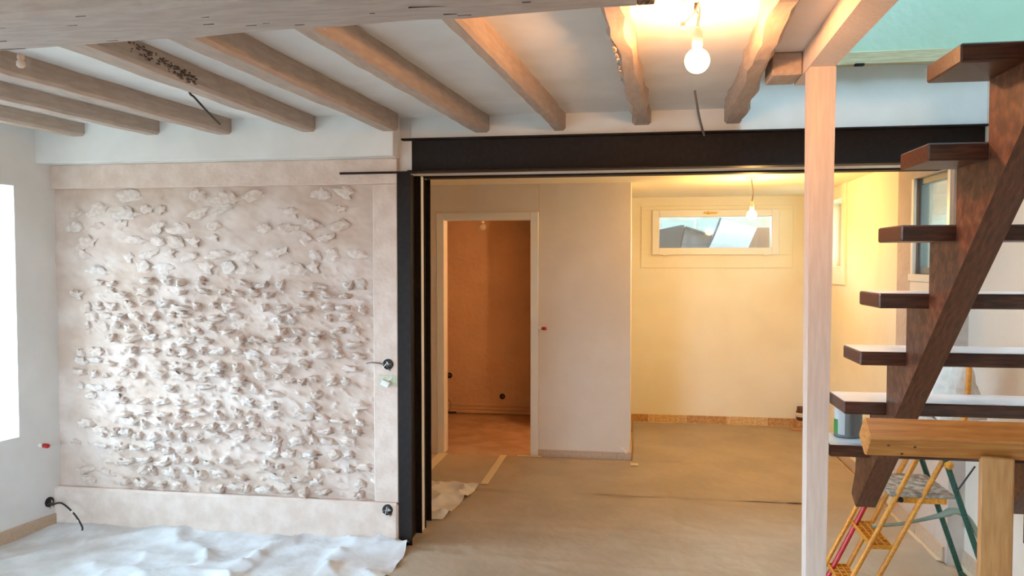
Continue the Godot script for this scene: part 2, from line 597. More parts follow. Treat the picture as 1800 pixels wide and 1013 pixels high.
# ------------------------------------------------------------------ upper floor seen through the stair opening
func upper_floor() -> void:
	# wall above the lintel up to the upper floor
	var st := st_new()
	box(st, Vector3(-1.27, 2.345, -4.70), Vector3(2.2, 2.66, -4.33))
	setting(make("wall_lintel", st, M.white), "white plaster strip above the black lintel")
	st = st_new()
	box(st, Vector3(-5.4, 2.66, -4.70), Vector3(2.4, 5.0, -4.32))
	setting(make("wall_upper_back", st, M.mint), "pale mint wall of the upper floor")
	st = st_new()
	box(st, Vector3(0.52, 2.662, -4.32), Vector3(1.76, 2.728, -4.285), 0.003)
	var bt := make("timber_batten", st, M.batten)
	tag(bt, "pale wooden batten screwed along the wall above the lintel", "batten")
	piece("knot", Vector3(1.11, 2.655, -4.305), Vector3(1.16, 2.668, -4.278), M.dark, bt, 0.004)
	st = st_new()
	box(st, Vector3(2.15, 2.66, -4.4), Vector3(2.4, 5.0, 2.5))
	setting(make("wall_upper_right", st, M.mint), "pale mint right wall of the upper floor")
	st = st_new()
	box(st, Vector3(-5.4, 2.66, -4.4), Vector3(-5.0, 5.0, 2.5))
	setting(make("wall_upper_left", st, M.mint), "pale mint left wall of the upper floor")
	st = st_new()
	box(st, Vector3(-5.4, 2.66, 2.2), Vector3(2.4, 5.0, 2.5))
	setting(make("wall_upper_front", st, M.mint), "pale mint front wall of the upper floor")
	# roof with a skylight over the stairs
	var sk := [0.45, 1.5, -3.75, -2.65]
	st = st_new()
	box(st, Vector3(-5.4, 4.9, -4.7), Vector3(sk[0], 5.1, 2.5))
	box(st, Vector3(sk[1], 4.9, -4.7), Vector3(2.4, 5.1, 2.5))
	box(st, Vector3(sk[0], 4.9, -4.7), Vector3(sk[1], 5.1, sk[2]))
	box(st, Vector3(sk[0], 4.9, sk[3]), Vector3(sk[1], 5.1, 2.5))
	setting(make("ceiling_upper", st, M.white), "white ceiling of the upper floor with a skylight opening")
	var wn := setting_node("window_3", "skylight above the stairs")
	st = st_new()
	box(st, Vector3(sk[0], 5.0, sk[2]), Vector3(sk[0] + 0.05, 5.06, sk[3]), 0.003)
	box(st, Vector3(sk[1] - 0.05, 5.0, sk[2]), Vector3(sk[1], 5.06, sk[3]), 0.003)
	box(st, Vector3(sk[0] + 0.05, 5.0, sk[2]), Vector3(sk[1] - 0.05, 5.06, sk[2] + 0.05), 0.003)
	box(st, Vector3(sk[0] + 0.05, 5.0, sk[3] - 0.05), Vector3(sk[1] - 0.05, 5.06, sk[3]), 0.003)
	make("window_frame", st, M.upvc, wn)
	piece("pane", Vector3(sk[0] + 0.05, 5.026, sk[2] + 0.05), Vector3(sk[1] - 0.05, 5.034, sk[3] - 0.05), M.glass, wn)

# ------------------------------------------------------------------ black steel
func i_beam_x(o: Node, x0: float, x1: float, y0: float, y1: float, z0: float, z1: float, tf: float) -> void:
	piece("top_flange", Vector3(x0 - 0.035, y1 - tf, z0), Vector3(x1, y1, z1), M.steel, o, 0.002)
	piece("bottom_flange", Vector3(x0, y0, z0), Vector3(x1, y0 + tf, z1), M.steel, o, 0.002)
	var zc := (z0 + z1) / 2
	piece("web", Vector3(x0, y0 + tf, zc - 0.004), Vector3(x1, y1 - tf, zc + 0.004), M.steel, o)

func i_column(o: Node, x0: float, x1: float, z0: float, z1: float, y1: float) -> void:
	piece("front_flange", Vector3(x0, 0, z1 - 0.009), Vector3(x1, y1, z1), M.steel, o, 0.002)
	piece("rear_flange", Vector3(x0, 0, z0), Vector3(x1, y1, z0 + 0.009), M.steel, o, 0.002)
	var xc := (x0 + x1) / 2
	piece("web", Vector3(xc - 0.004, 0, z0 + 0.009), Vector3(xc + 0.004, y1, z1 - 0.009), M.steel, o)

func steel_frame() -> void:
	var o := thing("steel_lintel", "long black steel girder over the wide opening, nearest the viewer", "girder")
	i_beam_x(o, -1.285, 1.765, 2.155, 2.345, -4.40, -4.30, 0.010)
	o = thing("steel_lintel", "black steel girder just behind the front girder, only its lower edge visible", "girder")
	i_beam_x(o, -1.285, 1.70, 2.155, 2.31, -4.73, -4.63, 0.012)
	o = thing("steel_column", "black steel column at the edge of the stone wall, nearest the viewer", "column")
	i_column(o, -1.345, -1.265, -4.52, -4.30, 2.155)
	o = thing("steel_column", "narrow black steel column behind the front one, bordering the hall", "column")
	i_column(o, -1.345, -1.265, -4.74, -4.60, 2.155)
	# plaster soffit between the two girders and plaster filling between the columns
	piece("soffit", Vector3(-1.285, 2.166, -4.63), Vector3(1.72, 2.34, -4.40), M.white)
	var s: Node3D = get_node("soffit")
	s.name = "trim_1"
	setting(s, "white plaster soffit between the two girders")
	piece("trim_2", Vector3(-1.345, 0, -4.60), Vector3(-1.272, 2.155, -4.52), M.white)
	setting(get_node("trim_2"), "white plaster strip between the two steel columns")
	var bar := piece("steel_bar", Vector3(-1.683, 2.146, -4.306), Vector3(-1.20, 2.158, -4.286), M.steel, null, 0.002)
	tag(bar, "thin flat black steel bar jutting left over the plaster at the column top", "bar")

# ------------------------------------------------------------------ ceiling timbers
func joist_shape(xl0: float, xr0: float, z0: float, xl1: float, xr1: float, z1: float, yb: float, sd: int, rough := 0.006) -> SurfaceTool:
	# a hewn joist: uneven along its length; 0 = near end, 1 = far end
	var nz := FastNoiseLite.new()
	nz.seed = sd
	nz.frequency = 1.3
	nz.fractal_octaves = 3
	var n := 26
	var rings := []
	for i in n + 1:
		var t := float(i) / n
		var z := lerpf(z0, z1, t)
		var a := lerpf(xl0, xl1, t) + nz.get_noise_2d(z * 2.0, 0) * rough * 1.6
		var b := lerpf(xr0, xr1, t) + nz.get_noise_2d(z * 2.0, 30) * rough * 1.6
		var y := yb + nz.get_noise_2d(z * 2.0, 60) * rough
		var c := minf(0.014, (b - a) * 0.2)
		rings.append([Vector3(a, 2.47, z), Vector3(a, y + c, z), Vector3(a + c, y, z), Vector3(b - c, y, z), Vector3(b, y + c, z), Vector3(b, 2.47, z)])
	var st := st_new()
	for i in n:
		var ctr := Vector3.ZERO
		for k in 6:
			ctr += rings[i][k] + rings[i + 1][k]
		ctr /= 12.0
		for k in 6:
			var k2 := (k + 1) % 6
			quad(st, rings[i][k], rings[i][k2], rings[i + 1][k2], rings[i + 1][k], ctr)
	for e in [0, n]:
		var inn: Vector3 = rings[1][0] if e == 0 else rings[n - 1][0]
		for k in range(1, 5):
			tri(st, rings[e][0], rings[e][k], rings[e][k + 1], inn)
	return st

func ceiling_timbers() -> void:
	var zn := -1.95
	var g := "painted joists under the white ceiling"
	# near left, near right (at z = -2.45), far left, far right (at the wall), wall z, underside
	var J := [
		[-3.46, -3.37, -3.32, -3.23, -4.20, 2.385, "leftmost taupe joist, only its far end in view above the left wall"],
		[-2.99, -2.90, -2.84, -2.75, -4.20, 2.385, "second taupe joist from the left wall"],
		[-2.53, -2.43, -2.39, -2.295, -4.20, 2.375, "third taupe joist from the left wall, behind the dangling black wire"],
		[-1.955, -1.83, -1.875, -1.79, -4.20, 2.378, "taupe joist with a dark worm-eaten patch"],
		[-1.515, -1.40, -1.40, -1.305, -4.20, 2.37, "taupe joist ending above the left end of the black lintel"],
		[-1.06, -0.97, -0.905, -0.815, -4.34, 2.37, "first taupe joist ending wholly above the black lintel"],
		[-0.575, -0.515, -0.455, -0.385, -4.34, 2.372, "slim taupe joist, second from the lit bulb on its left"],
		[-0.095, -0.025, -0.012, 0.075, -4.34, 2.385, "craggy taupe joist lit from the right, just left of the bulb"],
		[0.385, 0.465, 0.462, 0.56, -4.34, 2.385, "rounded taupe joist just right of the lit bulb"]]
	for i in J.size():
		var j: Array = J[i]
		# carry the measured line on to the bearing on the main beam
		var k: float = (-zn - 2.45) / (-j[4] - 2.45)
		var a: float = j[0] + (j[2] - j[0]) * k
		var b: float = j[1] + (j[3] - j[1]) * k
		var o := thing("ceiling_joist", j[6], "joist", Vector3.ZERO, g)
		make("timber", joist_shape(a, b, zn, j[2], j[3], j[4], j[5], 40 + i, 0.013 if i >= 7 else 0.006), M.joist, o)
		if i == 3:
			# worm-eaten bark patch: small raw flakes on the right face
			var st := st_new()
			for q in 110:
				var t := pow(rng.randf(), 0.8)
				var z := lerpf(-2.62, -3.02, t) + rng.randf_range(-0.02, 0.02)
				var y := lerpf(2.435, 2.40, t) + rng.randf_range(-0.022, 0.022)
				var s := rng.randf_range(0.0012, 0.0038)
				var kk := (-z - 2.45) / (4.20 - 2.45)
				var x := lerpf(-1.83, -1.79, kk) + 0.004
				box(st, Vector3(x - 0.006, y - s, z - s * 2), Vector3(x + rng.randf_range(0.001, 0.005), y + s, z + s * 2), 0.0, Transform3D.IDENTITY)
			make("worm_eaten_patch", st, M.stain, o).set_meta("label", "dark worm-eaten patch")
		if i == 7:
			var st := st_new()
			for q in 70:
				var z := rng.randf_range(-2.1, -3.3)
				var kk := (-z - 2.45) / (4.34 - 2.45)
				var x := lerpf(-0.095, -0.012, kk)
				var s := rng.randf_range(0.002, 0.007)
				var y := 2.388 + rng.randf_range(0.0, 0.035)
				box(st, Vector3(-0.0015, -s * 0.6, -s * 3.0), Vector3(0.010, s * 0.6, s * 2.0), 0.0012, Transform3D(Basis(Vector3(0.3, 0.5, 0.8).normalized(), rng.randf_range(-0.6, 0.6)), Vector3(x, y, z)))
			make("ragged_edge", st, M.joist, o)
	# the main beam across the room
	var nz := FastNoiseLite.new()
	nz.seed = 71
	nz.frequency = 1.1
	nz.fractal_octaves = 3
	var o := thing("main_beam", "heavy taupe ceiling beam crossing the top of the picture", "beam")
	var st := st_new()
	var n := 40
	var rings := []
	for i in n + 1:
		var t := float(i) / n
		var x := lerpf(-4.6, 0.0, t)
		var zf := -2.045 - 0.063 * (0.0 - x) + nz.get_noise_2d(x * 2, 0) * 0.012
		var znr := zf + 0.27 + nz.get_noise_2d(x * 2, 20) * 0.015
		var y := 2.30 + nz.get_noise_2d(x * 2, 40) * 0.008
		rings.append([Vector3(x, 2.465, zf), Vector3(x, y + 0.012, zf), Vector3(x, y, zf + 0.012), Vector3(x, y, znr - 0.012), Vector3(x, y + 0.012, znr), Vector3(x, 2.465, znr)])
	for i in n:
		var ctr := Vector3.ZERO
		for k in 6:
			ctr += rings[i][k] + rings[i + 1][k]
		ctr /= 12.0
		for k in 6:
			var k2 := (k + 1) % 6
			quad(st, rings[i][k], rings[i][k2], rings[i + 1][k2], rings[i + 1][k], ctr)
	for k in range(1, 5):
		tri(st, rings[n][0], rings[n][k], rings[n][k + 1], rings[n - 1][0])
		tri(st, rings[0][0], rings[0][k], rings[0][k + 1], rings[1][0])
	make("timber", st, M.beam, o)
	for q in 24:
		var x := rng.randf_range(-2.0, 0.0)
		var z := -2.045 + 0.063 * x + rng.randf_range(0.02, 0.25)
		var y := 2.30 + nz.get_noise_2d(x * 2, 40) * 0.008
		var l := rng.randf_range(0.004, 0.022)
		if q % 7 == 0:
			l = rng.randf_range(0.04, 0.12)
		piece("nick", Vector3(x - l, y - 0.0012, z - 0.0009), Vector3(x + l, y + 0.002, z + 0.0009), M.raw_wood, o)
	# dark sawn end and the thinner piece that carries on to the right
	piece("sawn_end", Vector3(0.0, 2.30, -2.035), Vector3(0.045, 2.465, -1.78), M.raw_wood, o, 0.003).set_meta("label", "dark sawn end of the beam")
	var c := thing("trimmer_joist", "taupe timber carrying on right of the main beam's sawn end", "joist")
	piece("timber", Vector3(0.055, 2.335, -2.06), Vector3(0.52, 2.465, -1.92), M.beam, c, 0.006)
	# insulator knob on the beam
	var k := thing("insulator", "small white porcelain insulator hanging under the main beam", "insulator", Vector3(-1.915, 2.30, -2.205))
	st = st_new()
	lathe(st, Vector3.ZERO, [Vector2(0, 0.0), Vector2(0.010, 0), Vector2(0.011, -0.012), Vector2(0.008, -0.018), Vector2(0.013, -0.024), Vector2(0.013, -0.036), Vector2(0.007, -0.042), Vector2(0, -0.042)], 14)
	make("knob", st, M.post, k)
	# trimmer round the stair opening, header and post
	var t := thing("stair_trimmer", "pale timber edging the stair opening, running towards the viewer from the post", "joist")
	st = st_new()
	hexa(st, [Vector3(0.645, 2.465, -3.40), Vector3(0.645, 2.376, -3.40), Vector3(0.737, 2.376, -3.40), Vector3(0.737, 2.465, -3.40),
		Vector3(0.585, 2.465, -1.1), Vector3(0.585, 2.376, -1.1), Vector3(0.70, 2.376, -1.1), Vector3(0.70, 2.465, -1.1)])
	make("timber", st, M.post, t)
	var hd := thing("stair_header", "short pale timber between the right joist and the white post", "joist")
	piece("timber", Vector3(0.525, 2.376, -3.38), Vector3(0.638, 2.464, -3.20), M.joist, hd, 0.005)
	var ps := thing("wooden_post", "slim off-white painted wooden post from floor to ceiling", "post", Vector3(0.689, 0, -3.13))
	st = st_new()
	hexa(st, [Vector3(-0.035, 0, -0.036), Vector3(0.035, 0, -0.036), Vector3(0.035, 0, 0.036), Vector3(-0.035, 0, 0.036),
		Vector3(-0.046, 2.376, -0.045), Vector3(0.046, 2.376, -0.045), Vector3(0.046, 2.376, 0.045), Vector3(-0.046, 2.376, 0.045)])
	make("shaft", st, M.post, ps)
	# dangling wire
	var dw := thing("dangling_wire", "short stiff black wire dangling from the ceiling in front of a joist", "wire")
	st = st_new()
	tube(st, curve_pts([Vector3(-1.99, 2.47, -3.23), Vector3(-1.97, 2.40, -3.24), Vector3(-1.965, 2.385, -3.27), Vector3(-1.99, 2.35, -3.42), Vector3(-2.03, 2.325, -3.60)]), 0.005, 6)
	make("sheath", st, M.black_cable, dw)

# ------------------------------------------------------------------ hall, yellow room, room behind the door
func back_rooms() -> void:
	var st := st_new()
	# ceiling of the rear rooms
	piece("ceiling_rear", Vector3(-2.7, 2.29, -8.6), Vector3(2.2, 2.46, -4.70), M.cream)
	setting(get_node("ceiling_rear"), "smooth ceiling of the lamp-lit rear room")
	# right wall of the rear room with a small deep window
	st = st_new()
	var yw := [-7.74, -6.83, 1.60, 2.18]
	box(st, Vector3(1.70, -0.1, -8.6), Vector3(2.2, 2.47, yw[0]))
	box(st, Vector3(1.70, -0.1, yw[1]), Vector3(2.2, 2.47, -5.40))
	box(st, Vector3(1.70, -0.1, yw[0]), Vector3(2.2, yw[2], yw[1]))
	box(st, Vector3(1.70, yw[3], yw[0]), Vector3(2.2, 2.47, yw[1]))
	setting(make("wall_rear_right", st, M.cream), "cream right wall of the rear room with a narrow window recess")
	var wn := setting_node("window_4", "narrow window in the cream right wall")
	st = st_new()
	box(st, Vector3(1.90, yw[2], yw[0]), Vector3(1.95, yw[3], yw[0] + 0.03), 0.003)
	box(st, Vector3(1.90, yw[2], yw[1] - 0.05), Vector3(1.95, yw[3], yw[1]), 0.003)
	box(st, Vector3(1.90, yw[2], yw[0] + 0.03), Vector3(1.95, yw[2] + 0.05, yw[1] - 0.05), 0.003)
	box(st, Vector3(1.90, yw[3] - 0.05, yw[0] + 0.03), Vector3(1.95, yw[3], yw[1] - 0.05), 0.003)
	make("window_frame", st, M.upvc, wn)
	piece("pane", Vector3(1.922, yw[2] + 0.05, yw[0] + 0.03), Vector3(1.93, yw[3] - 0.05, yw[1] - 0.05), M.glass, wn)
	st = st_new()
	box(st, Vector3(1.685, 1.45, -7.85), Vector3(1.70, 1.60, -6.72), 0.002)
	box(st, Vector3(1.685, 1.60, -6.83), Vector3(1.70, 2.29, -6.72), 0.002)
	make("casing", st, M.cream, wn)
	# right wall section in a darker grey-beige tone under the girders, with a window
	var pw := [-5.12, -4.56, 1.57, 2.15]
	st = st_new()
	box(st, Vector3(1.68, -0.1, -5.40), Vector3(2.2, 2.47, pw[0]))
	box(st, Vector3(1.68, -0.1, pw[1]), Vector3(2.2, 2.345, -4.50))
	box(st, Vector3(1.68, -0.1, pw[0]), Vector3(2.2, pw[2], pw[1]))
	box(st, Vector3(1.68, pw[3], pw[0]), Vector3(2.2, 2.345, pw[1]))
	setting(make("wall_pier", st, M.mauve), "grey-beige section of the right wall holding a window")
	wn = setting_node("window_5", "white framed window with bluish panes behind the stairs")
	st = st_new()
	var f := 0.04
	box(st, Vector3(1.675, pw[2] - 0.03, pw[0] - 0.02), Vector3(1.695, pw[3], pw[0] + 0.02), 0.003)
	box(st, Vector3(1.665, pw[2] - 0.045, pw[0] - 0.03), Vector3(1.80, pw[2], pw[1] + 0.02), 0.004)
	box(st, Vector3(1.672, pw[2] - 0.11, pw[0] - 0.012), Vector3(1.69, pw[2] - 0.045, pw[1] + 0.01), 0.004)
	box(st, Vector3(1.675, pw[2], pw[1] - 0.02), Vector3(1.695, pw[3], pw[1] + 0.02), 0.003)
	make("casing", st, M.upvc, wn)
	st = st_new()
	box(st, Vector3(1.712, pw[2], pw[0]), Vector3(1.76, pw[3], pw[0] + f), 0.003)
	box(st, Vector3(1.712, pw[2], pw[1] - f), Vector3(1.76, pw[3], pw[1]), 0.003)
	box(st, Vector3(1.712, pw[2], pw[0] + f), Vector3(1.76, pw[2] + f, pw[1] - f), 0.003)
	box(st, Vector3(1.712, pw[3] - f, pw[0] + f), Vector3(1.76, pw[3], pw[1] - f), 0.003)
	make("window_frame", st, M.grey_frame, wn)
	piece("pane", Vector3(1.732, pw[2] + f, pw[0] + f), Vector3(1.74, pw[3] - f, pw[1] - f), M.glass, wn)
	# back wall of the rear rooms with a hopper window
	var bw := [0.20, 1.36, 1.745, 2.125]
	st = st_new()
	box(st, Vector3(-0.2, -0.1, -8.35), Vector3(bw[0], 2.47, -8.03))
	box(st, Vector3(bw[1], -0.1, -8.35), Vector3(2.2, 2.47, -8.03))
	box(st, Vector3(bw[0], -0.1, -8.35), Vector3(bw[1], bw[2], -8.03))
	box(st, Vector3(bw[0], bw[3], -8.35), Vector3(bw[1], 2.47, -8.03))
	setting(make("wall_rear", st, M.cream), "cream rear wall with a wide low window, lit by the far bulb")
	wn = setting_node("window_6", "wide low cream hopper window in the rear wall")
	st = st_new()
	box(st, Vector3(0.055, 1.58, -8.03), Vector3(1.53, bw[2] - 0.035, -8.018), 0.002)
	box(st, Vector3(0.055, bw[3] + 0.035, -8.03), Vector3(1.53, 2.20, -8.018), 0.002)
	box(st, Vector3(0.055, bw[2] - 0.035, -8.03), Vector3(0.165, bw[3] + 0.035, -8.018), 0.002)
	box(st, Vector3(1.395, bw[2] - 0.035, -8.03), Vector3(1.53, bw[3] + 0.035, -8.018), 0.002)
	make("surround_panel", st, M.cream, wn)
	st = st_new()
	box(st, Vector3(0.165, bw[2] - 0.035, -8.06), Vector3(0.235, bw[3] + 0.035, -7.99), 0.004)
	box(st, Vector3(1.325, bw[2] - 0.035, -8.06), Vector3(1.395, bw[3] + 0.035, -7.99), 0.004)
	box(st, Vector3(0.235, bw[2] - 0.035, -8.06), Vector3(1.325, bw[2] + 0.035, -7.99), 0.004)
	box(st, Vector3(0.235, bw[3] - 0.035, -8.06), Vector3(1.325, bw[3] + 0.035, -7.99), 0.004)
	make("window_frame", st, M.upvc, wn)
	piece("pane", Vector3(0.235, bw[2] + 0.035, -8.03), Vector3(1.325, bw[3] - 0.035, -8.022), M.glass, wn)
	st = st_new()
	box(st, Vector3(0.665, 2.118, -7.99), Vector3(0.80, 2.134, -7.968), 0.005)
	box(st, Vector3(0.70, 2.112, -7.992), Vector3(0.725, 2.14, -7.982), 0.003)
	make("handle", st, M.brass, wn)
	for x in [0.27, 1.25]:
		piece("hinge", Vector3(x, 1.70, -8.0), Vector3(x + 0.05, 1.715, -7.986), M.upvc, wn, 0.003)
	# travertine skirting of the rear wall
	var bb := setting_node("baseboard_rear", "travertine skirting tiles along the rear wall")
	var xs := [-0.036, 0.135, 0.525, 0.915, 1.31, 1.70]
	for i in 5:
		piece("tile", Vector3(xs[i] + 0.002, 0, -8.03), Vector3(xs[i + 1] - 0.002, 0.085, -8.016), M.travertine[[0, 1, 0, 1, 0][i]], bb, 0.002)
	piece("tape_strip", Vector3(-0.03, 0.0, -8.016), Vector3(1.6, 0.008, -7.995), M.tape, bb)
	# skirting along the right wall of the rear room and pier
	var br := setting_node("baseboard_right", "beige skirting tiles along the right wall")
	for i in 7:
		var z := -8.0 + i * 0.40
		if z + 0.39 < -5.38:
			piece("tile", Vector3(1.686, 0, z), Vector3(1.70, 0.085, z + 0.396), M.skirt, br, 0.002)
	for z in [-5.38, -4.95]:
		piece("tile", Vector3(1.666, 0, z), Vector3(1.68, 0.085, z + 0.42), M.skirt, br, 0.002)
	for i in 9:
		var z := -4.49 + i * 0.45
		piece("tile", Vector3(1.751, 0, z), Vector3(1.765, 0.085, z + 0.446), M.skirt, br, 0.002)
	piece("tape_strip", Vector3(1.63, 0.0, -8.0), Vector3(1.666, 0.006, -4.54), M.tape, br)
	piece("tape_strip", Vector3(1.71, 0.0, -4.5), Vector3(1.751, 0.006, -2.5), M.tape, br)
	# partition with a doorway
	st = st_new()
	box(st, Vector3(-2.7, -0.1, -6.57), Vector3(-1.67, 2.30, -6.46))
	box(st, Vector3(-0.80, -0.1, -6.57), Vector3(-0.036, 2.30, -6.46), 0.004)
	box(st, Vector3(-1.67, 2.055, -6.57), Vector3(-0.80, 2.30, -6.46))
	box(st, Vector3(-0.146, -0.1, -8.3), Vector3(-0.036, 2.30, -6.57))
	setting(make("wall_partition", st, M.offwhite), "white partition with an open doorway")
	var dn := setting_node("door_1", "white lining of the open doorway")
	piece("jamb", Vector3(-1.67, 0, -6.58), Vector3(-1.607, 2.055, -6.448), M.upvc, dn, 0.003)
	piece("jamb", Vector3(-0.865, 0, -6.58), Vector3(-0.80, 2.055, -6.448), M.upvc, dn, 0.003)
	piece("head", Vector3(-1.607, 1.992, -6.58), Vector3(-0.865, 2.055, -6.448), M.upvc, dn, 0.003)
	var bp := setting_node("baseboard_partition", "beige skirting tiles at the foot of the white partition")
	piece("tile", Vector3(-0.80, 0, -6.46), Vector3(-0.145, 0.066, -6.447), M.skirt, bp, 0.002)
	piece("tile", Vector3(-0.142, 0, -6.46), Vector3(-0.026, 0.066, -6.447), M.skirt, bp, 0.002)
	piece("tile", Vector3(-0.036, 0, -6.95), Vector3(-0.023, 0.066, -6.46), M.skirt, bp, 0.002)
	# closed ends of the hall and the dim room behind the door
	piece("wall_hall_left", Vector3(-2.7, -0.1, -6.46), Vector3(-2.5, 2.30, -4.70), M.white)
	setting(get_node("wall_hall_left"), "white end wall of the hall")
	st = st_new()
	box(st, Vector3(-2.9, -0.1, -8.4), Vector3(-0.146, 2.30, -8.24))
	box(st, Vector3(-2.9, -0.1, -8.24), Vector3(-2.5, 2.30, -6.57))
	box(st, Vector3(-1.02, -0.1, -8.24), Vector3(-0.146, 2.30, -7.6))
	setting(make("wall_dim_room", st, M.tan), "tan wall of the dim room behind the doorway")
	piece("ceiling_dim_room", Vector3(-2.5, 2.10, -8.24), Vector3(-0.146, 2.28, -6.57), M.tan)
	setting(get_node("ceiling_dim_room"), "tan ceiling of the dim room")
	var bd := setting_node("baseboard_dim_room", "stepped skirting boards at the foot of the tan wall")
	for i in 3:
		piece("board", Vector3(-2.5, i * 0.036, -8.24), Vector3(-1.02, i * 0.036 + 0.034, -8.205 - i * 0.01), M.tan, bd, 0.006)

# ------------------------------------------------------------------ sheeting on the floor
func sheet(z0: float, z1: float, xl: Callable, xr: Callable, nu: int, nv: int, height: Callable, mat: Material, called: String) -> MeshInstance3D:
	var vs := PackedVector3Array()
	var id := PackedInt32Array()
	for j in nv + 1:
		var z := lerpf(z0, z1, float(j) / nv)
		var a: float = xl.call(z)
		var b: float = xr.call(z)
		for i in nu + 1:
			var x := lerpf(a, b, float(i) / nu)
			vs.append(Vector3(x, height.call(x, z), z))
	for j in nv:
		for i in nu:
			var a := j * (nu + 1) + i
			id.append_array([a, a + nu + 1, a + 1, a + 1, a + nu + 1, a + nu + 2])
	return make_indexed(called, vs, id, mat)

func floor_coverings() -> void:
	var nz := FastNoiseLite.new()
	nz.seed = 31
	nz.frequency = 1.6
	nz.fractal_octaves = 3
	var nr := FastNoiseLite.new()
	nr.seed = 32
	nr.frequency = 2.2
	nr.fractal_type = FastNoiseLite.FRACTAL_RIDGED
	nr.fractal_octaves = 2
	# big sheet of grey-brown building paper
	var paper_h := func(x: float, z: float) -> float:
		var c := maxf(0.0, nr.get_noise_2d(x * 0.5, z * 0.9) - 0.45)
		var fold := 0.0
		for l in [[-5.33, 0.04], [-4.72, -0.03], [-4.15, 0.05], [-3.4, -0.02]]:
			var dz: float = z - l[0] - l[1] * x
			fold += exp(-dz * dz / 0.0009)
		for l in [[0.25, 0.02], [-0.62, 0.05], [0.98, -0.03]]:
			var dx: float = x - l[0] - l[1] * (z + 4.5)
			fold += exp(-dx * dx / 0.0009) * 0.8
		return 0.006 + c * 0.012 + nz.get_noise_2d(x, z) * 0.0025 + fold * 0.006
	var xl := func(z: float) -> float:
		return -1.30 + 0.008 * sin(z * 7.0) + (0.0 if z > -5.2 else (-z - 5.2) * 0.45)
	var p1 := sheet(0.8, -5.6, xl, func(_z: float) -> float: return 1.64, 90, 190, paper_h, M.paper, "floor_paper")
	tag(p1, "large grey-brown building paper sheet spread on the floor through the opening", "floor sheet")
	var far_h := func(x: float, z: float) -> float:
		var c := maxf(0.0, nr.get_noise_2d(x * 0.6 + 9.0, z * 0.9) - 0.45)
		return 0.009 + c * 0.012 + nz.get_noise_2d(x + 4.0, z) * 0.0025
	var p2 := sheet(-5.45, -7.99, func(z: float) -> float: return -1.06 if z > -6.42 else -0.015, func(_z: float) -> float: return 1.655, 70, 80, far_h, M.paper, "floor_paper")
	tag(p2, "brown building paper covering the floor of the lamp-lit rear room", "floor sheet")
	var p3 := sheet(-5.55, -6.42, func(_z: float) -> float: return -1.62, func(_z: float) -> float: return -1.05, 20, 24, func(x: float, z: float) -> float: return 0.007 + nz.get_noise_2d(x, z + 3.0) * 0.0025, M.paper, "floor_paper")
	tag(p3, "small piece of building paper in front of the open doorway, edged with pale tape", "floor sheet")
	# tape strips
	var g := "pale tape strips on the building paper"
	tag(piece("tape_strip", Vector3(-1.115, 0.013, -6.42), Vector3(-1.06, 0.0155, -5.56), M.tape), "pale tape strip running from the doorway towards the viewer", "tape", g)
	tag(piece("tape_strip", Vector3(-1.65, 0.009, -6.42), Vector3(-1.57, 0.0125, -5.62), M.tape), "pale tape strip beside the left door jamb", "tape", g)
	tag(piece("tape_strip", Vector3(-0.97, 0.012, -6.44), Vector3(-0.77, 0.0155, -6.405), M.tape), "short pale tape strip under the right door jamb", "tape", g)
	tag(piece("tape_strip", Vector3(-0.03, 0.013, -6.32), Vector3(0.03, 0.0165, -6.25), M.tape), "small square of pale tape by the corner of the partition", "tape", g)
	# white plastic film on the left
	var film_h := func(x: float, z: float) -> float:
		var c: float = pow(maxf(0.0, nr.get_noise_2d(x * 0.7 + z * 0.5, z * 0.7 - x * 0.35) - 0.05), 1.6)
		var edge := smoothstep(-3.2, -2.2, x)
		var lift := smoothstep(-4.05, -4.28, z) * 0.03
		return 0.006 + c * (0.012 + 0.042 * edge) + (nz.get_noise_2d(x * 1.3, z * 1.3) + 0.4) * 0.006 + lift * (0.6 + 0.6 * nz.get_noise_2d(x * 2.0, 0.0))
	var f1 := sheet(0.6, -4.284, func(z: float) -> float: return -3.56 - 0.17 * (4.29 + z) + 0.02, func(z: float) -> float: return -1.268 + 0.012 * sin(z * 9.0), 150, 240, film_h, M.film, "plastic_sheet")
	tag(f1, "white crinkled plastic dust sheet covering the floor before the stone wall", "dust sheet")
	var f2 := sheet(-4.75, -5.5, func(_z: float) -> float: return -2.2, func(z: float) -> float: return -1.20 - 0.12 * (z + 4.75) , 60, 50, func(x: float, z: float) -> float:
		return 0.012 + pow(maxf(0.0, nr.get_noise_2d(x * 0.9 + 3.0, z * 1.2) - 0.05), 1.4) * 0.05, M.film, "plastic_sheet")
	tag(f2, "white plastic dust sheet tongue behind the black columns", "dust sheet")

# ------------------------------------------------------------------ stairs
const RISE := 0.20
const GO := 0.192

func stringer_shape(x0: float, x1: float) -> SurfaceTool:
	# saw-toothed stringer in the plane across x; Vector2(distance, height)
	var p := PackedVector2Array()
	# lower edge from the top end down
	p.append(Vector2(1.50, 2.415))
	p.append(Vector2(3.27, 0.665))
	p.append(Vector2(3.335, 0.70))
	# up the saw teeth: tread i (1..7), far edge at 2.16 + GO * (i - 1)
	for i in range(7, -2, -1):
		var d := 2.14 + GO * (i - 1)
		var h := 2.15 - RISE * (i - 1) - 0.045
		if i == 7:
			p.append(Vector2(d - 0.01, h - 0.10))
		p.append(Vector2(d if i < 7 else d - 0.01, h))
		p.append(Vector2(d - GO, h))
		if i > -1:
			pass
	p.append(Vector2(1.50, 2.50))
	var st := st_new()
	prism(st, p, x0, x1, func(q: Vector2, x: float) -> Vector3: return Vector3(x, q.y, -q.x))
	return st

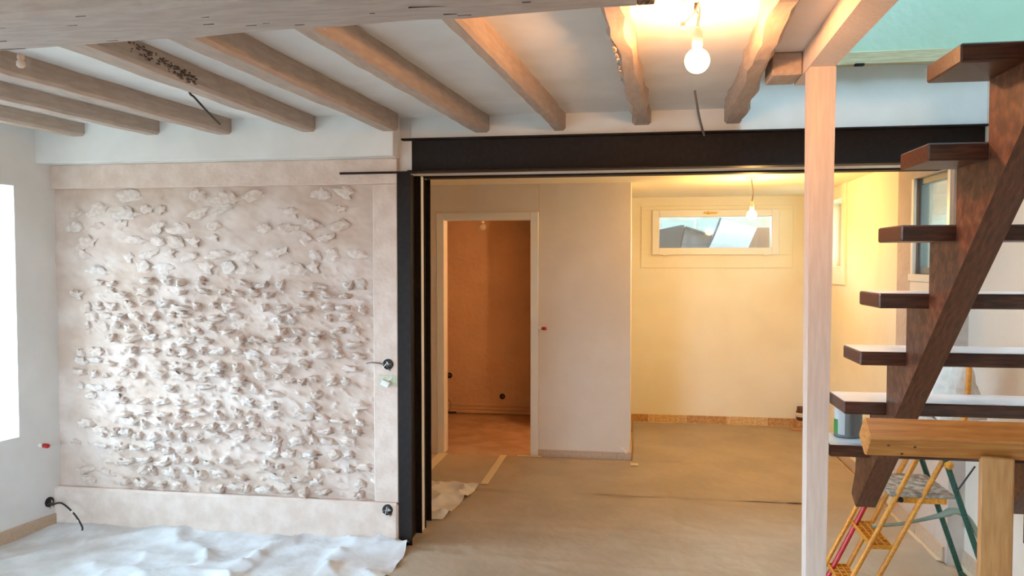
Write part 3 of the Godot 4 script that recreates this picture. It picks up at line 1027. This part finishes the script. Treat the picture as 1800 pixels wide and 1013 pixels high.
func staircase() -> void:
	var o := thing("open_staircase", "dark stained wooden open staircase, its lower end hanging cut off above the floor", "staircase")
	make("stringer", stringer_shape(0.877, 0.952), M.string, o)
	make("stringer", stringer_shape(1.43, 1.505), M.string, o)
	for i in range(-1, 8):
		var d := 2.16 + GO * (i - 1)
		var h := 2.15 - RISE * (i - 1)
		var st := st_new()
		box(st, Vector3(0.735, h - 0.045, -d), Vector3(1.66, h, -d + 0.215), 0.004)
		make("tread", st, M.stair, o)
		if i >= 4:  # thin pale layer on top of the lower treads only
			piece("pale_layer", Vector3(0.737, h, -d + 0.002), Vector3(1.658, h + 0.0012, -d + 0.213), M.film, o).set_meta("label", "thin pale layer on the tread")
	# metal dowel bracket under the right stringer
	var st := st_new()
	box(st, Vector3(1.462, 0.575, -3.20), Vector3(1.473, 0.74, -3.194), 0.002)
	make("bracket", st, M.raw_wood, o).set_meta("label", "thin rusty fixing strip")

func timber_rail() -> void:
	var o := thing("timber_rail", "raw pine rail on a square pine post in front of the stairs", "railing")
	var s := 0.0335
	var tf := Transform3D(Basis(Vector3.RIGHT, deg_to_rad(38)), Vector3(0, 1.222, -2.0))
	var st := st_new()
	box(st, Vector3(0.553, -s, -s), Vector3(1.74, s, s), 0.004, tf)
	var rail := make("rail", st, M.pine, o)
	for q in [[0.60, 0.3], [0.636, -0.6], [0.66, 0.2], [0.95, -0.5]]:
		st = st_new()
		lathe(st, tf * Vector3(q[0], s * q[1], s), [Vector2(0.0, 0.0012), Vector2(0.0035, 0.0012), Vector2(0.004, -0.003)], 8, false, tf.basis.z)
		make("knot", st, M.raw_wood, rail)
	st = st_new()
	var pt := Transform3D(Basis(Vector3.UP, deg_to_rad(-18)), Vector3(0.848, 0, -1.99))
	box(st, Vector3(-0.0335, 0.012, -0.0335), Vector3(0.0335, 1.19, 0.0335), 0.003, pt)
	make("post", st, M.pine_post, o)

# ------------------------------------------------------------------ bare bulbs
func bulb_profile() -> Array:
	var pr := []
	for k in 13:
		var a := PI * k / 12.0 * 0.86
		pr.append(Vector2(0.040 * sin(a), -0.040 * cos(a) - 0.075))
	pr.append(Vector2(0.0145, -0.035))
	pr.append(Vector2(0.013, -0.030))
	return pr

func bare_bulb(called: String, label: String, top: Vector3, bottom: Vector3, bend: Vector3, lit: bool, energy: float, col: Color) -> Node3D:
	# top: point on the ceiling; bottom: centre of the glass
	var o := thing(called, label, "lamp", top)
	var rel := bottom - top
	var st := st_new()
	lathe(st, Vector3.ZERO, [Vector2(0.0, -0.012), Vector2(0.028, -0.012), Vector2(0.034, -0.008), Vector2(0.036, 0.0)], 20)
	make("ceiling_rose", st, M.plastic, o)
	var socket_top := rel + Vector3(0, 0.105, 0)
	st = st_new()
	tube(st, curve_pts([Vector3(0.006, -0.01, 0), Vector3(0.0, -0.03, 0.0) + bend * 0.4, (socket_top * 0.6) + bend, socket_top]), 0.0042, 7)
	make("cord", st, M.cable, o)
	st = st_new()
	lathe(st, rel + Vector3(0, 0.075, 0), [Vector2(0, 0.032), Vector2(0.008, 0.032), Vector2(0.012, 0.024), Vector2(0.0165, 0.018), Vector2(0.0165, -0.028), Vector2(0.014, -0.034), Vector2(0, -0.034)], 16)
	make("socket", st, M.plastic, o)
	st = st_new()
	lathe(st, rel + Vector3(0, 0.075, 0), bulb_profile(), 20)
	make("bulb", st, M.glow if lit else M.clear_bulb, o)
	if lit:
		var l := OmniLight3D.new()
		l.name = "bulb_light"
		l.light_color = col
		l.light_energy = energy
		l.light_size = 0.03
		l.omni_range = 15.0
		l.omni_attenuation = 2.0
		l.shadow_enabled = true
		l.position = rel
		o.add_child(l)
	return o

func lamps() -> void:
	var warm := Color(1.0, 0.73, 0.48)
	var a := bare_bulb("bare_bulb", "lit bare bulb hanging between two ceiling joists near the post", Vector3(0.176, 2.465, -2.52), Vector3(0.19, 2.285, -2.56), Vector3(0.008, 0, 0.0), true, 0.75, warm)
	var st := st_new()
	tube(st, curve_pts([Vector3(0.012, -0.012, 0.01), Vector3(0.018, -0.04, 0.0), Vector3(0.012, -0.085, 0.0)]), 0.0028, 6)
	tube(st, curve_pts([Vector3(0.014, -0.012, 0.0), Vector3(0.0, -0.045, 0.01), Vector3(-0.03, -0.075, 0.01)]), 0.0028, 6)
	make("loose_wire", st, M.plastic, a)
	st = st_new()
	box(st, Vector3(-0.042, -0.088, 0.004), Vector3(-0.026, -0.070, 0.016), 0.003)
	make("terminal_block", st, M.plastic, a)
	bare_bulb("bare_bulb", "lit bare bulb hanging before the wide low window of the rear room", Vector3(0.872, 2.29, -6.22), Vector3(0.885, 2.003, -6.25), Vector3(0.012, 0, 0), true, 1.12, Color(1.0, 0.79, 0.46))
	bare_bulb("bare_bulb", "unlit bare bulb hanging in the dim tan room behind the doorway", Vector3(-1.505, 2.10, -7.6), Vector3(-1.50, 1.985, -7.6), Vector3(0, 0, 0), false, 0.0, warm)
	bare_bulb("bare_bulb", "lit bare bulb hanging behind the viewer", Vector3(-1.3, 2.465, 0.6), Vector3(-1.3, 2.25, 0.6), Vector3(0.01, 0, 0), true, 0.25, warm)
	bare_bulb("bare_bulb", "dim bulb added out of view behind the partition to light the tan room", Vector3(-0.5, 2.10, -7.0), Vector3(-0.5, 1.93, -7.0), Vector3(0.004, 0, 0), true, 0.6, Color(1.0, 0.74, 0.48))  # added lamp, never in view, gives the tan room its warm light
	# cable hanging before the lintel
	var c := thing("hanging_cable", "thin grey cable hanging from the ceiling in front of the lintel", "cable")
	st = st_new()
	tube(st, curve_pts([Vector3(0.275, 2.47, -3.85), Vector3(0.283, 2.43, -3.87), Vector3(0.31, 2.36, -4.0), Vector3(0.35, 2.305, -4.20)]), 0.006, 7)
	make("sheath", st, M.cable, c)

# ------------------------------------------------------------------ step ladder
func stepladder() -> void:
	var o := thing("step_ladder", "paint-splashed small step ladder, orange front and green rear legs, behind the stairs", "ladder")
	var k := 0.48
	var zs := [-3.75, -4.10]
	for s in 2:
		var z: float = zs[s]
		var st := st_new()
		tube(st, [Vector3(0.905 + 0.005, 0.012, z), Vector3(0.905 + k * 0.93, 0.93, z)], 0.0115, 10)
		make("leg", st, M.orange, o)
		st = st_new()
		tube(st, curve_pts([Vector3(1.015 + 0.005, 0.012, z), Vector3(1.015 + k * 0.55, 0.55, z), Vector3(1.015 + k * 0.90, 0.90, z), Vector3(1.472, 1.02, z), Vector3(1.478, 1.22, z)]), 0.0115, 10)
		make("leg", st, M.orange, o)
		st = st_new()
		tube(st, [Vector3(1.365, 0.80, z + (0.016 if s == 0 else -0.016)), Vector3(1.632, 0.012, z + (0.016 if s == 0 else -0.016))], 0.013, 10)
		make("rear_leg", st, M.green, o)
		st = st_new()
		lathe(st, Vector3(1.39, 0.735, z + 0.03), [Vector2(0, 0.012), Vector2(0.016, 0.012), Vector2(0.018, 0.004), Vector2(0.018, -0.01), Vector2(0, -0.01)], 14, true, Vector3(0, 0, 1))
		make("hinge", st, M.orange, o)
	var st := st_new()
	tube(st, [Vector3(1.478, 1.22, zs[0]), Vector3(1.478, 1.22, zs[1])], 0.0115, 10)
	make("handle", st, M.orange, o)
	st = st_new()
	tube(st, [Vector3(1.60, 0.11, zs[0] + 0.016), Vector3(1.60, 0.11, zs[1] - 0.016)], 0.009, 8)
	make("cross_bar", st, M.green, o)
	# red rail along the far front leg
	st = st_new()
	tube(st, [Vector3(0.938, 0.012, -4.06), Vector3(0.938 + 0.46 * 1.15, 1.15, -4.06)], 0.012, 10)
	make("rail", st, M.red, o).set_meta("label", "red tube splashed with white paint")
	# lattice steps
	for h in [0.115, 0.34]:
		var x0: float = 0.905 + k * h + 0.012
		var x1: float = 1.015 + k * h - 0.008
		var step := Node3D.new()
		step.name = "step"
		o.add_child(step, true)
		st = st_new()
		for x in [x0, x1]:
			box(st, Vector3(x - 0.003, h - 0.012, zs[1]), Vector3(x + 0.003, h + 0.006, zs[0]), 0.001)
		for z in zs:
			box(st, Vector3(x0, h - 0.012, z - 0.003), Vector3(x1, h + 0.006, z + 0.003), 0.001)
		make("rim", st, M.orange, step)
		for i in 2:
			var x := lerpf(x0, x1, (i + 1) / 3.0)
			piece("slat", Vector3(x - 0.0022, h - 0.008, zs[1]), Vector3(x + 0.0022, h + 0.005, zs[0]), M.orange, step)
		for i in 7:
			var z := lerpf(zs[1], zs[0], (i + 1) / 8.0)
			piece("slat", Vector3(x0, h - 0.008, z - 0.0022), Vector3(x1, h + 0.004, z + 0.0022), M.orange, step)
	# platform
	st = st_new()
	box(st, Vector3(1.15, 0.575, -4.10), Vector3(1.43, 0.593, -3.74), 0.005)
	make("platform", st, M.splattered, o).set_meta("label", "paint-splattered platform board")
	st = st_new()
	box(st, Vector3(1.185, 0.545, -3.775), Vector3(1.40, 0.575, -3.755), 0.003)
	make("platform_rail", st, M.orange, o)
	st = st_new()
	lathe(st, Vector3(1.20, 0.560, -3.755), [Vector2(0, 0.012), Vector2(0.01, 0.012), Vector2(0.012, 0.0), Vector2(0.012, -0.01)], 12, true, Vector3(0, 0, 1))
	make("bolt", st, M.dark, o)
	# grey strap tied between the step and the rear legs
	st = st_new()
	tube(st, curve_pts([Vector3(1.12, 0.385, -3.90), Vector3(1.25, 0.41, -3.88), Vector3(1.40, 0.47, -3.84), Vector3(1.44, 0.505, -3.80), Vector3(1.475, 0.50, -3.77), Vector3(1.515, 0.44, -3.74), Vector3(1.545, 0.35, -3.735)]), [0.008, 0.008, 0.008, 0.008, 0.008, 0.008, 0.008, 0.008, 0.008, 0.009, 0.01, 0.011, 0.012, 0.014, 0.016, 0.018, 0.018, 0.016, 0.015, 0.015, 0.014, 0.014, 0.014, 0.013, 0.013, 0.013, 0.013, 0.013, 0.012, 0.012, 0.012, 0.011, 0.011, 0.010, 0.012, 0.010, 0.008], 10)
	make("strap", st, M.strap, o)
	st = st_new()
	tube(st, [Vector3(1.42, 0.61, -3.72), Vector3(1.49, 0.74, -3.70)], 0.004, 6)
	make("brace_rod", st, M.dark, o)
	# cloth hanging over the handle
	var vs := PackedVector3Array()
	var id := PackedInt32Array()
	var nz := FastNoiseLite.new()
	nz.seed = 55
	nz.frequency = 1.0
	var cols := 72
	var rows := 22
	for j in rows + 1:
		var t := float(j) / rows
		for i in cols + 1:
			var an := TAU * (i % cols) / cols
			var spread := lerpf(0.022, 0.115, pow(t, 0.7))
			var long := lerpf(0.11, 0.135, t)
			var fold := 1.0 + 0.42 * t * sin(an * 7.0 + nz.get_noise_2d(cos(an) * 3.0, sin(an) * 3.0 + t) * 5.0) + 0.2 * t * nz.get_noise_2d(cos(an) * 2.0, sin(an) * 2.0 + 7.0)
			var sag := 0.03 * sin(an * 3.0)
			vs.append(Vector3(1.49 + cos(an) * spread * fold - 0.02 * t, lerpf(1.24, 0.90 + sag, t), -3.925 + sin(an) * long * (1.0 + 0.1 * (fold - 1.0))))
	for j in rows:
		for i in cols:
			var a := j * (cols + 1) + i
			id.append_array([a, a + 1, a + cols + 1, a + 1, a + cols + 2, a + cols + 1])
	var top := vs.size()
	vs.append(Vector3(1.49, 1.25, -3.925))
	for i in cols:
		id.append_array([top, i + 1, i])
	var cl := make_indexed("dust_cloth", vs, id, M.cloth)
	tag(cl, "creased off-white cloth hanging over the top of the step ladder", "cloth")

# ------------------------------------------------------------------ small things
func outlet(label: String, at: Vector3, basis: Basis, r: float, wires: int, sd: int) -> void:
	# a round recessed back box with wire tails; local z points into the room
	var o := thing("outlet_box", label, "outlet", at)
	o.basis = basis
	var st := st_new()
	lathe(st, Vector3.ZERO, [Vector2(0, 0.001), Vector2(r * 0.86, 0.001), Vector2(r * 0.88, 0.004), Vector2(r, 0.004), Vector2(r, -0.004)], 22, false, Vector3(0, 0, 1))
	make("box", st, M.dark, o)
	var q := RandomNumberGenerator.new()
	q.seed = sd
	for i in wires:
		st = st_new()
		var a := q.randf() * TAU
		var b := a + q.randf_range(0.8, 2.4)
		tube(st, curve_pts([Vector3(cos(a) * r * 0.6, sin(a) * r * 0.6, 0.0), Vector3(cos(a) * r * 0.2, sin(a) * r * 0.3, 0.018), Vector3(cos(b) * r * 0.7, sin(b) * r * 0.7 - 0.008, 0.012), Vector3(cos(b) * r * 0.9, sin(b) * r * 0.6 - 0.02, 0.008)], 5), 0.0022, 6)
		make("wire", st, [M.tin, M.plastic, M.cable, M.black_cable][i % 4], o)

func pipe_stub(label: String, at: Vector3, along: Vector3) -> void:
	var o := thing("pipe_stub", label, "pipe", at)
	var st := st_new()
	lathe(st, Vector3.ZERO, [Vector2(0.0, -0.01), Vector2(0.014, -0.01), Vector2(0.014, 0.004), Vector2(0.011, 0.008), Vector2(0.011, 0.03)], 14, true, along)
	make("collar", st, M.plastic, o)
	st = st_new()
	lathe(st, along * 0.03, [Vector2(0.0, 0), Vector2(0.014, 0.0), Vector2(0.0145, 0.03), Vector2(0.012, 0.038), Vector2(0, 0.038)], 14, true, along)
	make("cap", st, M.red, o)

func small_things() -> void:
	outlet("round outlet box with bare wires at waist height beside the column", Vector3(-1.402, 1.055, -4.299), Basis.IDENTITY, 0.031, 8, 3)
	outlet("round outlet box with drooping wires low on the plaster beside the column", Vector3(-1.405, 0.213, -4.284), Basis.IDENTITY, 0.031, 7, 5)
	var lb := Basis(Vector3.UP, 0.0)
	lb = Basis(Vector3(-left_tf.basis.x.x, 0, -left_tf.basis.x.z), Vector3.UP, -left_tf.basis.z)
	var lo := left_tf * Vector3(0.045, 0.165, 0.0)
	outlet("round outlet box low on the left wall, trailing a black cable", lo - left_tf.basis.z * 0.001, lb, 0.031, 4, 9)
	var st := st_new()
	var c := thing("trailing_cable", "black cable with white tape bands trailing from the left wall outlet", "cable")
	tube(st, curve_pts([lo - left_tf.basis.z * 0.012, Vector3(-3.50, 0.165, -4.20), Vector3(-3.42, 0.185, -4.18), Vector3(-3.33, 0.13, -4.17), Vector3(-3.27, 0.06, -4.16), Vector3(-3.265, 0.035, -4.155)]), 0.0055, 7)
	make("sheath", st, M.black_cable, c)
	st = st_new()
	tube(st, [Vector3(-3.347, 0.143, -4.1715), Vector3(-3.335, 0.134, -4.1705)], 0.0065, 8)
	make("tape_band", st, M.plastic, c)
	st = st_new()
	tube(st, [Vector3(-3.300, 0.094, -4.164), Vector3(-3.292, 0.084, -4.163)], 0.0065, 8)
	make("tape_band", st, M.plastic, c)
	pipe_stub("red-capped pipe stub on the left wall under the window corner", left_tf * Vector3(0.10, 0.53, 0.0), -left_tf.basis.z)
	# wire from the waist-high outlet into the rubble
	st = st_new()
	tube(st, curve_pts([Vector3(-1.425, 1.055, -4.292), Vector3(-1.455, 1.062, -4.286), Vector3(-1.50, 1.065, -4.288), Vector3(-1.53, 1.058, -4.295)]), 0.004, 6)
	tag(make("loose_wire", st, M.cable), "short grey wire running from the waist-high outlet into the rubble", "wire")
	# tape patch with a white block below that outlet
	var tp := piece("tape_patch", Vector3(-1.455, 0.93, -4.30), Vector3(-1.347, 0.99, -4.296), grainy(rgb(188, 190, 160), rgb(206, 206, 180), 0.6, Vector3(6, 6, 6), 0.03, 3, 44), null, 0.001)
	tag(tp, "pale green tape patch on the plaster below the waist-high outlet", "tape")
	var wb := thing("terminal_block", "small white plastic block hanging before the pale green tape patch", "connector", Vector3(-1.408, 0.945, -4.28))
	st = st_new()
	box(st, Vector3(-0.03, -0.017, -0.008), Vector3(0.02, 0.017, 0.012), 0.003, Transform3D(Basis(Vector3(0, 0, 1), deg_to_rad(-22)), Vector3.ZERO))
	make("body", st, M.upvc, wb)
	st = st_new()
	tube(st, curve_pts([Vector3(0.0, 0.012, 0), Vector3(0.03, 0.03, 0.0), Vector3(0.028, 0.05, -0.004), Vector3(0.012, 0.07, -0.008)]), 0.002, 6)
	make("wire", st, M.plastic, wb)
	# partition: red-capped pipe stub and white valve
	pipe_stub("red-capped pipe stub on the white partition beside the doorway", Vector3(-0.79, 1.085, -6.46), Vector3(0.85, 0.02, 0.53).normalized())
	var v := thing("pipe_valve", "small white pipe end at the foot of the partition corner", "valve", Vector3(-0.10, 0.09, -6.445))
	st = st_new()
	tube(st, [Vector3(-0.015, 0.012, -0.012), Vector3(0.03, -0.008, 0.03)], 0.011, 10)
	make("body", st, M.plastic, v)
	st = st_new()
	tube(st, [Vector3(0.03, -0.008, 0.03), Vector3(0.042, -0.014, 0.04)], 0.015, 10)
	make("cap", st, M.plastic, v)
	# outlets in the dim room
	outlet("dark round outlet in the tan wall of the dim room, right", Vector3(-1.41, 0.188, -8.238), Basis.IDENTITY, 0.03, 2, 12)
	outlet("dark round outlet by the left edge of the doorway, in the tan wall", Vector3(-1.995, 0.402, -8.238), Basis.IDENTITY, 0.032, 1, 13)
	var dc := thing("floor_cable", "black cable end lying on the floor of the dim room", "cable")
	st = st_new()
	tube(st, curve_pts([Vector3(-2.06, 0.17, -8.225), Vector3(-1.97, 0.12, -8.18), Vector3(-1.98, 0.03, -8.14), Vector3(-2.06, 0.012, -8.06)]), 0.004, 6)
	make("lead", st, M.cable, dc)
	st = st_new()
	tube(st, [Vector3(-2.08, 0.014, -8.13), Vector3(-1.90, 0.014, -8.16)], [0.014, 0.010], 8)
	make("plug", st, M.black_cable, dc)
	# tin and paper scrap behind the post
	var jar := thing("paint_pot", "small dark red-brown pot on the skirting behind the white post", "pot", Vector3(1.62, 0.085, -7.96))
	st = st_new()
	lathe(st, Vector3.ZERO, [Vector2(0, 0), Vector2(0.04, 0), Vector2(0.052, 0.02), Vector2(0.054, 0.08), Vector2(0.045, 0.10), Vector2(0.045, 0.13), Vector2(0, 0.13)], 18)
	make("body", st, plain(rgb(78, 34, 20), 0.5), jar)
	st = st_new()
	lathe(st, Vector3.ZERO, [Vector2(0.0535, 0.035), Vector2(0.055, 0.036), Vector2(0.0555, 0.075), Vector2(0.0535, 0.076)], 18)
	make("label_band", st, M.tape, jar)
	piece("shelf_block", Vector3(1.56, 0.0, -8.015), Vector3(1.68, 0.085, -7.90), M.travertine[0], null, 0.003)
	tag(get_node("shelf_block"), "travertine offcut standing in the far corner behind the post", "tile")
	tag(piece("paper_scrap", Vector3(1.50, 0.012, -7.90), Vector3(1.62, 0.017, -7.80), plain(rgb(196, 140, 104), 0.7), null, 0.0, Transform3D(Basis(Vector3.UP, 0.0), Vector3.ZERO)), "pinkish scrap lying on the floor of the far corner", "scrap")
	# paint can on the lowest tread
	var can := thing("paint_can", "dented silver paint can with a white and green label on the lowest tread", "can", Vector3(0.842, 0.951, -3.26))
	st = st_new()
	var prof := [Vector2(0, 0.0), Vector2(0.050, 0.0), Vector2(0.0535, 0.002), Vector2(0.0535, 0.006), Vector2(0.051, 0.009)]
	for i in 12:
		prof.append(Vector2(0.051 + 0.0012 * (i % 2), 0.012 + i * 0.009))
	prof.append_array([Vector2(0.051, 0.122), Vector2(0.0535, 0.125), Vector2(0.0535, 0.131), Vector2(0.049, 0.132), Vector2(0.047, 0.126), Vector2(0, 0.126)])
	lathe(st, Vector3.ZERO, prof, 28)
	make("body", st, M.tin, can)
	st = st_new()
	label_patch(st, 0.0528, 0.012, 0.118, deg_to_rad(118), deg_to_rad(205))
	make("label_sheet", st, M.paper_label, can).set_meta("label", "white paper label")
	st = st_new()
	label_patch(st, 0.0532, 0.012, 0.07, deg_to_rad(150), deg_to_rad(205))
	make("label_print", st, M.leaf, can).set_meta("label", "green print on the label")
	# dark fitting under the lowest visible right treads
	var ft := thing("cable_clip", "small dark fitting hanging below a tread above the pine rail", "fitting", Vector3(1.60, 1.105, -2.95))
	st = st_new()
	lathe(st, Vector3.ZERO, [Vector2(0, 0), Vector2(0.02, 0), Vector2(0.024, -0.012), Vector2(0.018, -0.028), Vector2(0, -0.03)], 14)
	make("body", st, M.grey_frame, ft)

func label_patch(st: SurfaceTool, r: float, y0: float, y1: float, a0: float, a1: float) -> void:
	st.set_smooth_group(1)
	for i in 10:
		var a := lerpf(a0, a1, i / 10.0)
		var b := lerpf(a0, a1, (i + 1) / 10.0)
		var pa := Vector3(cos(a) * r, 0, sin(a) * r)
		var pb := Vector3(cos(b) * r, 0, sin(b) * r)
		quad(st, pa + Vector3.UP * y0, pb + Vector3.UP * y0, pb + Vector3.UP * y1, pa + Vector3.UP * y1, Vector3(0, (y0 + y1) / 2, 0))
	st.set_smooth_group(-1)

# ------------------------------------------------------------------ what the rear window looks out on
func outside() -> void:
	var flat := func(q: Vector2, z: float) -> Vector3: return Vector3(q.x, q.y, z)
	var o := thing("slate_box", "dark blue-grey box outside the left of the rear window", "box")
	var st := st_new()
	prism(st, PackedVector2Array([Vector2(0.0, -0.01), Vector2(0.487, -0.01), Vector2(0.487, 1.78), Vector2(0.536, 2.047), Vector2(0.50, 2.05), Vector2(0.255, 1.998), Vector2(0.0, 1.99)]), -9.4, -8.9, flat)
	make("body", st, plain(rgb(22, 27, 40), 0.5), o)
	o = thing("metal_bin", "mid grey sloped metal bin outside the rear window", "bin")
	st = st_new()
	prism(st, PackedVector2Array([Vector2(0.495, -0.01), Vector2(0.865, -0.01), Vector2(0.864, 1.906), Vector2(0.545, 2.009), Vector2(0.495, 1.78)]), -9.3, -8.9, flat)
	make("body", st, plain(rgb(78, 80, 90), 0.45), o)
	st = st_new()
	prism(st, PackedVector2Array([Vector2(0.54, 2.012), Vector2(0.87, 1.906), Vector2(0.88, 1.925), Vector2(0.55, 2.035)]), -9.32, -8.87, flat)
	make("lid", st, plain(rgb(36, 38, 46), 0.5), o)
	o = thing("tilted_panel", "pale blue-white tilted panel outside the right half of the rear window", "panel")
	st = st_new()
	prism(st, PackedVector2Array([Vector2(0.944, 2.105), Vector2(1.297, 2.01), Vector2(1.13, 1.66), Vector2(0.775, 1.77)]), 0.0, 0.03, func(q: Vector2, t: float) -> Vector3: return Vector3(q.x, q.y, -8.83 + (2.105 - q.y) * 0.5 + t))
	make("board", st, plain(rgb(206, 222, 236), 0.5), o)
	piece("prop", Vector3(1.06, -0.01, -8.86), Vector3(1.10, 1.95, -8.80), plain(rgb(70, 66, 64), 0.8), o, 0.004)
	st = st_new()
	tube(st, [Vector3(0.92, 2.12, -8.86), Vector3(0.845, 1.93, -8.78), Vector3(0.745, 1.74, -8.70)], 0.012, 6)
	make("edge_bar", st, plain(rgb(40, 42, 52), 0.5), o)
	o = thing("brown_crate", "brown crate outside the right end of the rear window", "crate")
	piece("body", Vector3(1.21, -0.01, -9.4), Vector3(1.47, 2.02, -8.95), plain(rgb(136, 88, 58), 0.8), o, 0.01)
	o = thing("rubble_garden_wall", "pale rubble garden wall outside the rear window", "wall")
	piece("body", Vector3(-1.5, 0.0, -10.4), Vector3(3.2, 2.3, -10.2), M.rubble, o)
	var r := RandomNumberGenerator.new()
	r.seed = 6
	o = thing("pale_boards", "pale boards leaning behind the dark box outside", "boards")
	for i in 3:
		piece("board", Vector3(-0.1 + i * 0.42, 0.0, -9.85), Vector3(0.28 + i * 0.42, 2.13 + i * 0.015, -9.80), plain(rgb(176, 182, 182), 0.7), o, 0.004)
	piece("ceiling_added_shade", Vector3(-2.2, 2.75, -10.4), Vector3(3.2, 2.85, -8.62), plain(rgb(90, 84, 78), 0.9))  # added roof, out of view, darkens the things outside the rear window
	setting(get_node("ceiling_added_shade"), "unseen roof added to keep daylight off the view outside the rear window")
	piece("wall_added_shade", Vector3(-2.2, 0.0, -10.4), Vector3(-2.0, 2.75, -8.36), plain(rgb(150, 140, 130), 0.9))  # added to close the side under that roof against the sky
	setting(get_node("wall_added_shade"), "unseen side wall added to shut daylight out behind the rear window")
	piece("wall_added_screen", Vector3(3.2, 0.0, -11.0), Vector3(3.4, 5.5, -3.0), plain(rgb(190, 206, 196), 0.9))  # added wall that dims the daylight reaching the right-hand windows
	setting(get_node("wall_added_screen"), "grey wall added outside the right windows to cut their daylight")
	# courtyard ground
	piece("floor_courtyard", Vector3(-3, -0.12, -12), Vector3(4, -0.01, -9.0), plain(rgb(120, 116, 108), 0.9))
	setting(get_node("floor_courtyard"), "grey courtyard ground outside")
